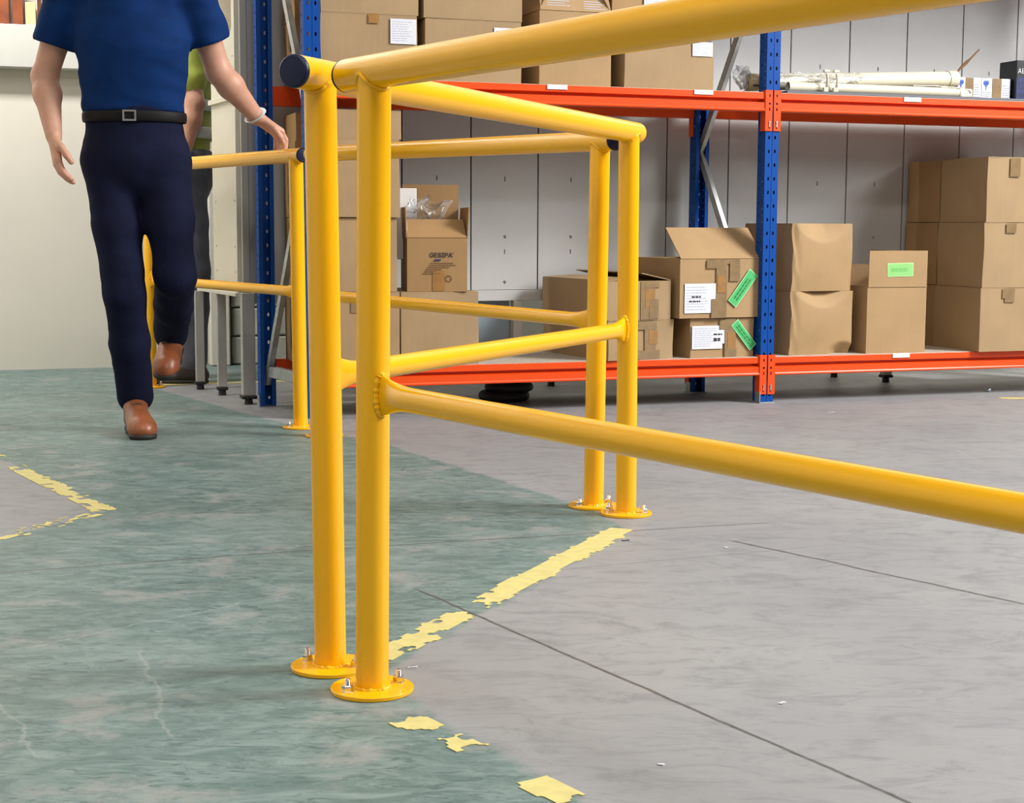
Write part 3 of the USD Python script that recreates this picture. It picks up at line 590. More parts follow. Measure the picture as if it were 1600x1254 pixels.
def crumple(nx, ny, sx, sy, amp, seed, curl=0.0):
    u, v = np.meshgrid(np.linspace(0, 1, nx), np.linspace(0, 1, ny), indexing='ij')
    p_ = np.stack([u * sx, np.zeros_like(u), v * sy], -1)
    nse = np.stack([meshkit.noise(np.stack([u * 7, v * 6, np.full_like(u, seed + 3 * k)], -1)) - .5 + .6 * (np.abs(meshkit.noise(np.stack([u * 14, v * 12, np.full_like(u, seed + 20 + k)], -1)) - .5)) for k in range(3)], -1)
    p_ = p_ + nse * amp * 2; p_[..., 1] += curl * np.sin(v * 3.0)
    q_ = (np.arange(nx - 1)[:, None] * ny + np.arange(ny - 1)).ravel()
    f = np.concatenate([np.stack([q_, q_ + ny, q_ + ny + 1], 1), np.stack([q_, q_ + ny + 1, q_ + 1], 1)])
    return trimesh.Trimesh(p_.reshape(-1, 3), f, process=False)
single('plastic_wrap', place(crumple(22, 18, .15, .20, .028, 2, .03), W(-1.462, .16, .60), RZ - .17), 'clear_film', 'crumpled clear plastic wrap rising out of the open printed box', 'plastic wrap', smooth=True)
single('foam_sheet', place(bx(0, .075, 0, .012, 0, .270, .002), W(-1.482, .215, .578), RZ - .17), 'foam_white', 'white foam sheet standing in the open printed box', 'foam sheet')
# the scuffed pair right of the middle post bases
c = carton(-.700, -.012, ZL, .302, .53, .156, yaw=8, label= 'scuffed taped cardboard box under the one with a half open lid', mat='kraft_light', group=g1, bulge=.006)
tape(c, .165, .215, .01, .150); tape(c, .185, .225, .06, .115, 'amber_tape', .003); tape(c, .13, .22, .118, .150, 'parcel_tape', .0026); tape(c, .125, .235, .001, .036, 'parcel_tape', .0033)
c = carton(-.705, -.012, .3436, .290, .53, .152, yaw=8, label= 'scuffed taped cardboard box with a half open lid, on another beside the right side post', mat='kraft_light', group=g1, flaps=[('l', .143, math.radians(3), .002), ('r', .135, math.radians(12), .002)])
tape(c, .150, .215, .0, .150); tape(c, .172, .212, .05, .12, 'amber_tape', .003); tape(c, .19, .232, .004, .080, 'parcel_tape', .0033); tape(c, .17, .235, .125, .148, 'parcel_tape', .0027)
# taped pair with green stickers
c = carton(-.333, .022, ZL, .290, .44, .159, yaw=4, label= 'lower taped cardboard box with white label and green sticker sloping down right', mat='kraft', group=g1)
white_label(c, .006, .165, .035, .128, [(.62, .62, .34), (.62, .43, .28), (.62, .36, .28)], 3, notch=(.02, .02)); tape(c, .155, .206, .0, .156, off=.005); tape(c, .13, .20, .112, .150, off=.0056); tape(c, .16, .21, .005, .035, off=.0058); tape(c, .168, .204, .035, .10, 'amber_tape', .006)
green_sticker(c, .2425, .088, .135, .040, -.86, off=.007)
tag_ = crumple(3, 6, .006, .035, .002, 4); tag_.apply_transform(trimesh.transformations.rotation_matrix(math.pi / 2, (0, 0, 1))); tag_.apply_translation((.2925, .02, .075)); obj('paper_tag', tag_, 'paper', c['th'], True, label='torn white paper tag')
c = carton(-.392, .0, .3466, .388, .48, .233, yaw=5, label= 'open flapped cardboard box with white label and green sticker sloping up right', mat='kraft', group=g1,
           flaps=[('f', .175, math.radians(44), .0), ('l', .12, math.radians(-45), .004), ('r', .12, math.radians(-60), .004)])
white_label(c, .020, .166, .020, .137, [(.22, .55, .34), (.14, .40, .42)], 9, notch=(.022, .055))
tape(c, .163, .212, .0, .232, off=.005); tape(c, .118, .17, .196, .226, off=.0056); tape(c, .225, .272, .145, .228, off=.0056); tape(c, .12, .27, .214, .2325, off=.0044); tape(c, .142, .206, .0, .075, off=.0062); tape(c, .168, .205, .10, .17, 'amber_tape', .0066)
green_sticker(c, .287, .117, .160, .047, .90, off=.0062)
# dented pair right of the upright
def smile(D, slope, low=0.0):
    def f(P, w, d, h):
        P = P.copy(); fr = np.exp(-(P[:, 1] / 0.03) ** 2); x = (P[:, 0] - w * .50) / (w * .46)
        cr = h - D * np.clip(1 - x ** 2, 0, 1); over = np.clip(P[:, 2] - cr, 0, 1)
        P[:, 1] += over * slope * np.clip(1.2 - np.abs(x), 0, 1) * np.clip(1 - P[:, 1] / d, 0, 1) * (P[:, 1] < .12)
        bul = np.clip(1 - ((P[:, 0] - w * .5) / (w * .55)) ** 2, 0, 1) * np.sin(np.clip(P[:, 2] / h, 0, 1) * np.pi); P[:, 1] -= bul * 0.010 * (P[:, 1] < .002 + .05)
        left = np.clip(1 - P[:, 0] / .05, 0, 1) * np.clip(1 - P[:, 1] / .06, 0, 1)
        P[:, 0] += left * (0.010 * meshkit.noise(P * [9, 9, 12]) + 0.002); P[:, 1] += left * 0.016 * (np.abs(meshkit.noise(P * [60, 9, 8] + 9) - .5) * 2)
        if low:
            lo = np.clip(1 - np.hypot((P[:, 0] - w * .86) / .075, P[:, 2] / .05), 0, 1) * (P[:, 1] < .12); P[:, 1] += lo * .05
        return P
    return f
c = carton(.114, .028, ZL, .313, .36, .2595, yaw=6, label= 'crushed cardboard box with a curved dent, under another dented one', mat='kraft', group=g1, dent=smile(.065, .60, 1), seam_top=False)
c = carton(.120, .036, .4470, .300, .34, .275, yaw=6, label= 'dented cardboard box on top of the crushed one beside the blue upright', mat='kraft', group=g1, dent=smile(.075, .55), seam_top=False)
# box with raised front flap and pale green label
c = carton(.470, .022, ZL, .284, .40, .275, 'cardboard box with raised front flap and pale green label', mat='kraft', group=g1, flaps=[('f', .150, math.radians(91), .001), ('r', .15, math.radians(80), .002), ('l', .15, math.radians(35), .002)])
T2 = dict(c); green_sticker(c, .151, .275 + .071, .124, .056, .02, off=.0050, mats=('pale_green_label', 'pale_green_border', 'green_faint_print'), nlines=1)
# three high stack at the right edge
for k, (s, z, h, what) in enumerate([(.984, ZL, .2695, 'bottom'), (.991, .4569, .2735, 'middle'), (.998, .7310, .2720, 'top')]):
    c = carton(s, -.03, z, .355, .33, h - .0005, 'tape tabbed cardboard box at the right edge, %s of the stack of three' % what, mat='kraft_light', group=g1)
    x = (.118, .107, .108)[k]; tape(c, x, x + .050, h - (.062, .044, .082)[k], h - .004, off=.004); tape(c, x - .012, x + .03, h - .045, h - .004, off=.0046) if k == 0 else None
    carton(s + .006, .315, z, .34, .245, h - .0015, 'cardboard box behind the stack of three at the right edge, %s one' % what, mat='kraft_warm', group=g1)
# upper shelf
c = carton(-1.813, .03, ZU, .360, .215, .231, 'large cardboard box with white label on the upper shelf beside the left upright', mat='kraft_light', group=g2)
white_label(c, .258, .356, .128, .218, (), 21); tape(c, .176, .216, .198, .2305, 'amber_tape', .003)
c = carton(-1.811, .03, 1.4687, .361, .215, .24, 'large cardboard box on top of the white labelled one beside the left upright', mat='kraft_light', group=g2)
c = carton(-1.862, .255, ZU, .355, .21, .231, 'cardboard box at the rear of the upper shelf\'s left end, lower one', mat='kraft_warm', group=g2); decal(c, 'parcel_tape', .10, .14, .12, .225, 'parcel_tape', off=.003, face='left')
c = carton(-1.862, .255, 1.4687, .355, .23, .24, 'cardboard box at the rear of the upper shelf\'s left end, upper one', mat='kraft_warm', group=g2)
c = carton(-1.421, .03, ZU, .374, .42, .227, 'cardboard box on the upper shelf, second from the left, half labelled', mat='kraft_light', group=g2); white_label(c, .264, .372, .10, .203, (), 23)
c = carton(-1.430, .03, 1.4647, .385, .42, .24, 'cardboard box on top of the second from the left on the upper shelf', mat='kraft_light', group=g2)
c = carton(-.968, .05, ZU, .293, .40, .280, 'cardboard box with sloping raised lid bearing two white labels on the upper shelf', mat='kraft', group=g2, flaps=[('f', .18, math.radians(68), .010), ('l', .12, math.radians(60), .0), ('r', .12, math.radians(60), .0)])
lidm = []
for x0, x1, z0, z1 in ((.022, .135, .012, .06), (.172, .280, .004, .06)):
    m = bx(x0, x1, -.0007, 0, z0, z1); m.apply_transform(trimesh.transformations.rotation_matrix(-math.radians(90 - 68), (1, 0, 0))); m.apply_translation((0, -.0018, .2805)); lb = obj('label', m, 'paper', c['th'], False, label='white paper label')
    m = trimesh.util.concatenate([bx(x0 + .01, x1 - .01 - .02 * (k % 2), -.0012, -.0007, z0 + .008 + k * .010, z0 + .011 + k * .010) for k in range(5)]); m.apply_transform(trimesh.transformations.rotation_matrix(-math.radians(90 - 68), (1, 0, 0))); m.apply_translation((0, -.0018, .2805)); obj('printed_lines', m, 'paper_rule', lb, False)
c = carton(-.622, .04, ZU, .379, .42, .189, 'wide cardboard box beside the middle upright on the upper shelf', mat='kraft_light', group=g2); white_label(c, .285, .372, .132, .186, (), 27)
c = carton(-.672, .06, 1.4265, .396, .40, .24, 'darker cardboard box on the wide one beside the middle upright', mat='kraft_warm', group=g2); white_label(c, .135, .235, .120, .20, (), 28)

# ---------------------------------------------------------------- pipes and small goods on the right hand upper shelf
mat_ = single('shelf_mat', place(bx(.07, 1.79, .012, .47, ZU + .0005, ZU + .011, .001), P0, RZ), 'grey_mat', 'dark grey sheet lying under the cream pipes on the upper shelf', 'mat')
ZM = ZU + .0112
def hollow(p, q, r, wall, n=36):
    o = m3.Manifold.cylinder(1, r, r, n) - m3.Manifold.cylinder(1.2, r - wall, r - wall, n).translate((0, 0, -.1)); m = tri(o)
    p, q = np.asarray(p, float), np.asarray(q, float); L = np.linalg.norm(q - p); u, v, w = frame_of(q - p); T = np.eye(4); T[:3, 0], T[:3, 1], T[:3, 2], T[:3, 3] = u, v, w * L, p; m.apply_transform(T); return m
r_ = .0195; pa = thing('pipe', 'slim cream plastic pipe lying along the front of the upper shelf', 'pipe', W(.098, .06, ZM), RZ)
obj('tube', hollow((0, 0, r_), (.80, .0, r_), r_, .0025), 'cream_plastic', pa, 40)
obj('end_fitting', [bx(.802, .862, -.019, .019, 0, .036, .004), tube((.80, 0, r_), (.808, 0, r_), .0212)], 'cream_plastic', pa, label='squared end fitting')
obj('drain_hook', sweep([(.58, -.005, .042), (.68, -.008, .044), (.78, -.012, .040), (.842, -.02, .030), (.852, -.022, .020)], .0022, n=8), 'cream_plastic', pa)
R_ = .033; pb = thing('pipe', 'thick cream plastic pipe lying behind the slim one', 'pipe', W(-.051, .125, ZM), RZ)
qa, qb = np.array([0, 0, R_ + .003]), np.array([.970, -.016, .080]); qd = (qb - qa) / np.linalg.norm(qb - qa)
obj('tube', tube(qa + qd * .03, qb - qd * .005, R_, 40), 'cream_plastic', pb, 40)
obj('end_cap', [tube(qa, qa + qd * .055, R_ + .0022, 40), tube(qa - qd * .004, qa, R_ - .004, 40), bx(.006, .046, -R_ - .0035, -R_ + .004, R_ + .007, R_ + .010)], 'tan_plastic', pb, label='tan end cap with a slot')
obj('slot', bx(.010, .046, -R_ - .0042, -R_ + .010, R_ - .014, R_ - .008), 'print_dark', pb)
obj('end_collar', [tube(qb - qd * .042, qb, R_ + .0028, 40), bx(.940, .953, -.028, -.004, .046, .060)], 'cream_plastic', pb)
obj('saddle', [bx(.885, .940, -.040, .016, 0, .012, .003), bx(.890, .935, -.030, .006, .011, .049, .003)], 'cream_plastic', pb, label='saddle bracket under the raised end')
for k, x in enumerate((.252, .297)):
    a = np.linspace(-.9, 2.4, 14); pth = [(0, -.026 * math.sin(q_) - .004, .045 - .040 * math.cos(q_)) for q_ in a]
    m = trimesh.util.concatenate([sweep(pth, .0065, .0045, n=10), bx(-.010, .016, -.022, -.008, .078, .0885, .002), bx(-.014, .008, -.028, -.012, .0, .018, .002)])
    single('pipe_clip', place(m, W(x, .045, ZM), RZ), 'cream_plastic', 'cream plastic hook clip over the slim pipe, %s one' % ('left' if k == 0 else 'right'), 'clip', 'pipe clips')
single('plastic_wrap', place(crumple(46, 12, .40, .040, .014, 31, .02), W(.050, .070, ZM + .036), RZ), 'clear_film', 'long clear plastic wrap crumpled between the two cream pipes', 'plastic wrap', smooth=True)
single('plastic_wrap', place(crumple(14, 14, .05, .075, .022, 40, .0), W(-.110, .10, ZU + .016), RZ), 'clear_film', 'clear crumpled plastic bag left of the blue middle upright', 'plastic wrap', smooth=True)
single('cable_stub', place(sweep([(0, 0, 0), (.02, .005, .018), (.045, .004, .040), (.060, 0, .055), (.10, -.004, .095)], [.0035, .006, .0075, .004, .003], n=8), W(.935, .118, ZM + .1135), RZ), 'print_brown', 'short frayed brown stick pointing up from the thick pipe\'s end', 'stick')
for k, (s, w) in enumerate(((.950, .1245), (1.0765, .146))):
    th = thing('small_carton', 'white small carton with tan band and blue emblem, %s' % ('beside the thick pipe\'s end' if k == 0 else 'right one next to the black box'), 'box', W(s, .145, ZM), RZ, 'small white cartons')
    obj('body', bx(0, w, 0, .12, 0, .094, .0015), 'paper', th, False); cc = dict(th=th, w=w, d=.12, h=.094)
    decal(cc, 'tan_band', w * .36, w * .68, .0005, .0935, 'parcel_tape', off=.0006)
    e_ = trimesh.util.concatenate([prism(shapely.geometry.Point(.022 + dx, .076).buffer(.008), .0004) for dx in (-.0055, .0055)] + [prism(Polygon([(.0075, .073), (.0365, .073), (.022, .055)]), .0004), prism(Polygon([(.0205, .058), (.0235, .058), (.0235, .044), (.0205, .044)]), .0004)])
    e_.apply_transform(np.array([[1, 0, 0, 0], [0, 0, -1, -.0012], [0, 1, 0, 0], [0, 0, 0, 1.0]])); obj('emblem', e_, 'emblem_blue', th, False, label='blue emblem')
    rows(cc, th, .006, w * .34, .008, .040, 4, 'paper_rule', .0012, .3, 3); rows(cc, th, w * .72, w * .96, .010, .07, 6, 'paper_rule', .0012, .25, 6)
th = thing('black_carton', 'black and dark blue carton with white letters at the right edge of the upper shelf', 'box', W(1.233, .12, ZM), RZ)
obj('body', bx(0, .20, 0, .12, 0, .172, .0015), 'box_black', th, False); obj('blue_lower_band', bx(.0005, .1995, -.0008, .0, .001, .100), 'box_blue', th, False)
m = meshkit.text_mesh('AB', .020, .0005); m.apply_translation((.005, .118, 0)); m.apply_transform(np.array([[1, 0, 0, 0], [0, 0, -1, -.0008], [0, 1, 0, 0], [0, 0, 0, 1.0]])); obj('lettering', m, 'label_silver', th, False)

# ---------------------------------------------------------------- bits on the floor
q_ = W(-.985, .40, 0); rub = trimesh.util.concatenate([place(trimesh.creation.torus(.085, .020, 40, 16), (0, 0, .020)), place(trimesh.creation.torus(.083, .017, 40, 14), (.02, .01, .055))])
th = thing('rubber_hose_coil', 'black rubber hose coil lying on the floor under the racking', 'hose', q_); obj('coil', rub, 'black_rubber', th, 60)
def scrap(x, y, L, w, mat, label, cat, seed):
    m = crumple(6, 4, L, w, .002, seed); v = m.vertices.copy(); m.vertices = np.stack([v[:, 0], v[:, 2], np.abs(v[:, 1]) + .0008], 1); b = m.copy(); b.vertices[:, 2] = .0002; b.invert(); m = trimesh.util.concatenate([m, b])
    single('paper_scrap' if cat == 'scrap' else 'chip', place(m, flr(x, y), seed), mat, label, cat, smooth=False)
scrap(1222, 1101, .012, .006, 'paper', 'white paper scrap on the open grey floor, lower right', 'scrap', 1.0)
scrap(637, 1044, .016, .003, 'paper', 'white sliver just right of the nearest post base', 'scrap', .35)
scrap(1138, 856, .010, .006, 'paper', 'pale scrap on the grey floor beyond the crack', 'scrap', 2.0)
scrap(972, 845, .016, .005, 'black_rubber', 'black chip near the far pair of post bases', 'chip', .2)
scrap(1040, 1195, .009, .005, 'paper', 'white crumbs on the lower middle floor', 'scrap', 2.6)
scrap(1295, 645, .030, .010, 'paper', 'crumpled paper bit in front of the racking foot', 'scrap', .4)
q_ = flr(1545, 612); single('steel_ball', place(trimesh.creation.icosphere(3, .010), q_ + EZ * .010), 'steel_ball', 'small shiny ball under the right hand bay', 'ball', smooth=True)

# ---------------------------------------------------------------- people
class Field:
    """signed distance on a grid, capsules blended smoothly, meshed by surface nets"""
    def __init__(s, lo, hi, h):
        s.lo, s.h = np.array(lo, float), h; n = np.ceil((np.array(hi) - s.lo) / h).astype(int) + 1
        s.F = np.full(n, 0.5, np.float32); s.ax = [s.lo[k] + h * np.arange(n[k]) for k in range(3)]
    def sub(s, lo, hi):
        i0 = np.clip(np.floor((np.array(lo) - s.lo) / s.h).astype(int), 0, np.array(s.F.shape)); i1 = np.clip(np.ceil((np.array(hi) - s.lo) / s.h).astype(int) + 1, 0, np.array(s.F.shape))
        sl = tuple(slice(a, max(a, b)) for a, b in zip(i0, i1)); X, Y, Z = np.meshgrid(*[s.ax[k][sl[k]] for k in range(3)], indexing='ij'); return sl, np.stack([X, Y, Z], -1)
    def blend(s, sl, d, k):
        a = s.F[sl]
        if k <= 0: s.F[sl] = np.minimum(a, d); return
        hh = np.clip(0.5 + 0.5 * (a - d) / k, 0, 1); s.F[sl] = a * (1 - hh) + d * hh - k * hh * (1 - hh)
    def cap(s, a, b, ra, rb, k=0.02, sq=None):
        """round cone from a to b; sq = (direction, factor): squashed by factor across that direction"""
        a, b = np.asarray(a, float), np.asarray(b, float); m = max(ra, rb) * (1.0 if sq is None else max(1, sq[1])) + k + 3 * s.h
        sl, P = s.sub(np.minimum(a, b) - m, np.maximum(a, b) + m)
        if 0 in P.shape: return
        L = b - a; t = np.clip(((P - a) @ L) / max(L @ L, 1e-9), 0, 1); D = P - (a + t[..., None] * L)
        if sq is not None:
            n = np.asarray(sq[0], float); n = n / np.linalg.norm(n); c = D @ n; D = D + (c * (1 / sq[1] - 1))[..., None] * n
        d = np.linalg.norm(D, axis=-1) - (ra + (rb - ra) * t)
        if sq is not None and sq[1] < 1: d = d * (0.5 + .5 * sq[1])
        s.blend(sl, d.astype(np.float32), k)
    def chain(s, pts, rad, k=0.02, sq=None):
        for i in range(len(pts) - 1): s.cap(pts[i], pts[i + 1], rad[i], rad[i + 1], k, sq)
    def cut(s, p, n):
        n = np.asarray(n, float) / np.linalg.norm(n); X, Y, Z = np.meshgrid(*s.ax, indexing='ij', sparse=True)
        s.F = np.maximum(s.F, ((X - p[0]) * n[0] + (Y - p[1]) * n[1] + (Z - p[2]) * n[2]).astype(np.float32))
    def wrinkle(s, amp, sc, seed=0):
        near = np.abs(s.F) < 0.04; idx = np.argwhere(near); P = s.lo + idx * s.h
        s.F[near] += ((meshkit.noise(P * sc + seed) - .5) * amp + (meshkit.noise(P * np.array(sc) * 2.3 + seed + 7) - .5) * amp * .5 + (np.abs(meshkit.noise((P + .25 * P[:, [2, 0, 1]]) * np.array(sc) * 1.6 + seed + 13) - .5) - .2) * amp * 1.1).astype(np.float32)
    def mesh(s):
        F = s.F; n = np.array(F.shape) - 1; neg = F < 0
        cnt = sum(neg[i:i + n[0], j:j + n[1], k:k + n[2]].astype(np.int8) for i in (0, 1) for j in (0, 1) for k in (0, 1))
        cells = np.argwhere((cnt > 0) & (cnt < 8)); idx = np.full(tuple(n), -1, np.int64); idx[tuple(cells.T)] = np.arange(len(cells))
        acc, num = np.zeros((len(cells), 3)), np.zeros(len(cells))
        for ax in range(3):
            o = [k for k in range(3) if k != ax]
            for i in (0, 1):
                for j in (0, 1):
                    c0 = cells.copy(); c0[:, o[0]] += i; c0[:, o[1]] += j; c1 = c0.copy(); c1[:, ax] += 1
                    f0, f1 = F[tuple(c0.T)], F[tuple(c1.T)]; x = (f0 < 0) != (f1 < 0); t = f0[x] / (f0[x] - f1[x]); p_ = c0[x].astype(float); p_[:, ax] += t; acc[x] += p_; num[x] += 1
        V = s.lo + acc / num[:, None] * s.h; Q = []
        for ax in range(3):
            o1, o2 = (ax + 1) % 3, (ax + 2) % 3
            sl0 = [slice(None)] * 3; sl1 = [slice(None)] * 3; sl0[ax] = slice(0, -1); sl1[ax] = slice(1, None)
            e = np.argwhere(neg[tuple(sl0)] != neg[tuple(sl1)]); e = e[(e[:, o1] > 0) & (e[:, o2] > 0) & (e[:, o1] < n[o1]) & (e[:, o2] < n[o2])]
            inward = neg[tuple(e.T)]
            def cell(d1, d2): q_ = e.copy(); q_[:, o1] += d1; q_[:, o2] += d2; return idx[tuple(q_.T)]
            quad = np.stack([cell(-1, -1), cell(0, -1), cell(0, 0), cell(-1, 0)], 1); quad[~inward] = quad[~inward][:, ::-1]; Q.append(quad)
        Q = np.vstack(Q); m = trimesh.Trimesh(V, np.concatenate([Q[:, [0, 1, 2]], Q[:, [0, 2, 3]]]), process=False)
        e = np.unique(np.sort(np.vstack([Q[:, [0, 1]], Q[:, [1, 2]], Q[:, [2, 3]], Q[:, [3, 0]]]), 1), axis=0)
        A = sparse.coo_matrix((np.ones(2 * len(e)), (np.concatenate([e[:, 0], e[:, 1]]), np.concatenate([e[:, 1], e[:, 0]]))), shape=(len(V), len(V))).tocsr(); A = sparse.diags(1.0 / np.maximum(np.asarray(A.sum(1)).ravel(), 1)) @ A
        for it in range(3):
            V = V + 0.5 * (A @ V - V); V = V - 0.51 * (A @ V - V)
        m.vertices = V; return m
def hand_chains(wrist, dirn, palm_n, thumb_side, curl, k=1.0):
    """palm and five finger chains; palm_n = direction the palm faces, thumb_side = direction of the thumb"""
    d = np.asarray(dirn, float); d /= np.linalg.norm(d); pn = np.asarray(palm_n, float); pn -= d * (pn @ d); pn /= np.linalg.norm(pn); ts = np.asarray(thumb_side, float); ts -= d * (ts @ d); ts -= pn * (ts @ pn); ts /= np.linalg.norm(ts)
    out = []; wrist = np.asarray(wrist, float)
    for off, L, c in ((.0275, .072, 0), (.0092, .080, 1), (-.0092, .075, 2), (-.0265, .058, 3)):
        root = wrist + d * .085 * k + ts * off * k; p_, a, ch = root, 0.0, [root]
        for seg, bend in ((.44, curl[c] * .8), (.32, curl[c]), (.24, curl[c] * .7)):
            a += bend; p_ = p_ + (d * math.cos(a) + pn * math.sin(a)) * L * seg * k; ch.append(p_)
        out.append((ch, [.0108 * k, .0102 * k, .0097 * k, .0088 * k]))
    t0 = wrist + d * .022 * k + ts * .022 * k; t1 = t0 + (d * .66 + ts * .60 + pn * .25) * .042 * k; t2 = t1 + (d * .86 + ts * .18 + pn * .40) * .034 * k; t3 = t2 + (d * .86 - ts * .06 + pn * .45) * .026 * k
    palm = [(wrist + ts * o * k, wrist + d * .085 * k + ts * o2 * k, r1 * k, r2 * k) for o, o2, r1, r2 in ((.012, .030, .0165, .0125), (.004, .010, .0170, .0130), (-.006, -.010, .0170, .0125), (-.014, -.028, .0155, .0115))]
    return palm, out, ([t0, t1, t2, t3], [.0140 * k, .0118 * k, .0108 * k, .0092 * k])
def build_person(label, J, res, look):
    org = np.array([J['foot_r'][0], J['foot_r'][1], 0.0]); th = thing('person', label, 'person', org)
    allp = np.array([v for v in J.values()]); lo, hi = allp.min(0) - .22, allp.max(0) + .22; lo[2] = max(lo[2], -.03)
    fwd = np.asarray(look['fwd'], float); side = np.array([-fwd[1], fwd[0], 0.0])      # side = towards his left hand
    def put(name, F, mat, parent=None, **kw):
        m = F.mesh(); m.apply_translation(-org); return obj(name, m, mat, parent or th, True, **kw)
    pel, chest, neck, head = J['pelvis'], J['chest'], J['neck'], J['head']
    sx = (fwd, 0.64)
    # ---- body: one continuous surface
    F = Field(lo, hi, res)
    F.cap(pel, chest, .145, .165, .03, sx); F.cap(chest, chest + [0, 0, .10], .165, .13, .03, sx); F.cap(chest + [0, 0, .13], neck, .075, .056, .04); F.cap(neck, head - [0, 0, .05], .056, .055, .02)
    F.cap(head - [0, 0, .035], head + [0, 0, .030], .074, .078, .02); F.cap(head + fwd * .028 - [0, 0, .06], head + fwd * .030 - [0, 0, .085], .050, .036, .025)
    F.cap(head + fwd * .082 + [0, 0, .0], head + fwd * .098 - [0, 0, .032], .009, .014, .012); F.cap(head + fwd * .075 - [0, 0, .066], head + fwd * .078 - [0, 0, .072], .018, .016, .012)
    for sg in (-1, 1):
        F.cap(head + side * sg * .074 - fwd * .008 + [0, 0, .010], head + side * sg * .078 - fwd * .012 - [0, 0, .030], .015, .010, .008, (side, .5)); F.cap(head + fwd * .072 + side * sg * .012 + [0, 0, .022], head + fwd * .066 + side * sg * .045 + [0, 0, .020], .010, .009, .012)
    for sd_ in 'rl':
        sh, el, wr = J['sh_' + sd_], J['el_' + sd_], J['wr_' + sd_]
        F.cap(chest + [0, 0, .12], sh, .085, .062, .04); F.chain([sh, (sh * .45 + el * .55), el], [.058, .047, .042], .02); F.chain([el, el * .7 + wr * .3, wr], [.042, .044, .027], .02)
        palm, fingers, thumb = hand_chains(wr, *look['hand_' + sd_], k=look.get('hk', 1.0))
        for a, b, ra, rb in palm: F.cap(a, b, ra, rb, .010)
        for ch, rr in fingers: F.chain(ch, rr, .0015)
        F.chain(thumb[0], thumb[1], .006)
        F.chain([J['hip_' + sd_], J['kn_' + sd_], J['an_' + sd_]], [.078, .052, .040], .02)
    put('body', F, 'skin')
    # ---- face and hair
    hl = head - org
    for sg in (-1, 1):
        e = obj('eye', place(trimesh.creation.icosphere(2, .0115), hl + fwd * .068 + side * sg * .031 + [0, 0, .004]), 'eye_white', th, True); obj('iris', place(trimesh.creation.icosphere(2, .0058), hl + fwd * .0755 + side * sg * .031 + [0, 0, .004]), 'eye_dark', e, True)
    F = Field(head - .16, head + .17, .007); F.cap(head - fwd * .014 + [0, 0, .030], head - fwd * .020 + [0, 0, .045], .088, .084, 0); F.cut(head + fwd * .03 + [0, 0, .045], fwd * .8 - EZ * .6); put('hair', F, 'hair_brown')
    # ---- shirt or vest
    st = look['shirt']; F = Field(lo, hi, res * 1.3)
    F.cap(pel + [0, 0, .02], chest, .160, .182, .03, sx); F.cap(chest, chest + [0, 0, .10], .182, .15, .03, sx)
    for sd_ in 'rl':
        sh, el = J['sh_' + sd_], J['el_' + sd_]; F.cap(chest + [0, 0, .12], sh, .098, .078, .05); F.cap(sh, sh * .38 + el * .62, .078, .073, .03)
    F.cap(chest + [0, 0, .14], neck - [0, 0, .035], .085, .066, .03)
    F.wrinkle(.010, [6, 6, 11], look['seed']); F.cut((0, 0, look['hem']), (0, 0, -1)); F.cut(neck + [0, 0, -.02], (0, 0, 1))
    for sd_ in 'rl':
        sh, el = J['sh_' + sd_], J['el_' + sd_]; d = (el - sh) / np.linalg.norm(el - sh); c = sh + (el - sh) * look['sleeve']; sl, P = F.sub(c - .14, c + .14); near = np.linalg.norm(P - (c + d * .02), axis=-1) < .125; outer = ((P - pel) @ side) * (1 if sd_ == 'l' else -1) > look.get('arm_gap', .185)
        F.F[sl] = np.where(near & outer, np.maximum(F.F[sl], ((P - c) @ d).astype(np.float32)), F.F[sl])
    sp = put('shirt' if st != 'hi_vis' else 'hi_vis_vest', F, st)
    # ---- trousers
    F = Field(lo, hi, res * 1.3); F.cap(pel - [0, 0, .055], pel + [0, 0, .06], .170, .158, .02, (fwd, .70)); F.cap(pel + side * .05 - [0, 0, .03] - fwd * .03, pel - side * .05 - [0, 0, .03] - fwd * .03, .10, .10, .03)
    for sd_ in 'rl':
        hp, kn, an = J['hip_' + sd_], J['kn_' + sd_], J['an_' + sd_]
        F.chain([hp, hp * .5 + kn * .5, kn], [.092, .078, .067], .025); F.chain([kn, kn * .55 + an * .45, an + (kn - an) * .02], [.069, .066, .060], .02)
    F.wrinkle(.0055, [6, 6, 11], look['seed'] + 3)
    F.cut((0, 0, look['hem'] + .022), (0, 0, 1))
    for sd_ in 'rl':
        kn, an = J['kn_' + sd_], J['an_' + sd_]; d = (an - kn) / np.linalg.norm(an - kn); c = an + d * look['cuff']; sl, P = F.sub(c - .17, c + .17); near = np.linalg.norm(P - (c + d * .04), axis=-1) < .14
        F.F[sl] = np.where(near, np.maximum(F.F[sl], ((P - c) @ d).astype(np.float32)), F.F[sl])
    tp = put('trousers', F, look['trousers'])
    # ---- belt
    if look.get('belt'):
        z0 = look['hem'] - .012; a = np.linspace(0, 2 * np.pi, 60)
        ring = np.array([pel[:2] - org[:2] + (side * math.cos(x) * .168 + fwd * math.sin(x) * .118)[:2] for x in a]); ring = np.column_stack([ring, np.full(60, z0 - .004)])
        bt = obj('belt', sweep(ring, .004, .017, n=12, cap=False), 'belt_black', tp, 40)
        bc = pel - org + fwd * .123 + [0, 0, 0]; bc[2] = z0 - .004; rz = math.atan2(side[1], side[0])
        obj('belt_buckle', place(tri(mbox(-.022, .022, -.003, .003, -.018, .018) - mbox(-.016, .016, -.01, .01, -.012, .012)), bc, rz), 'chrome', tp, 20)
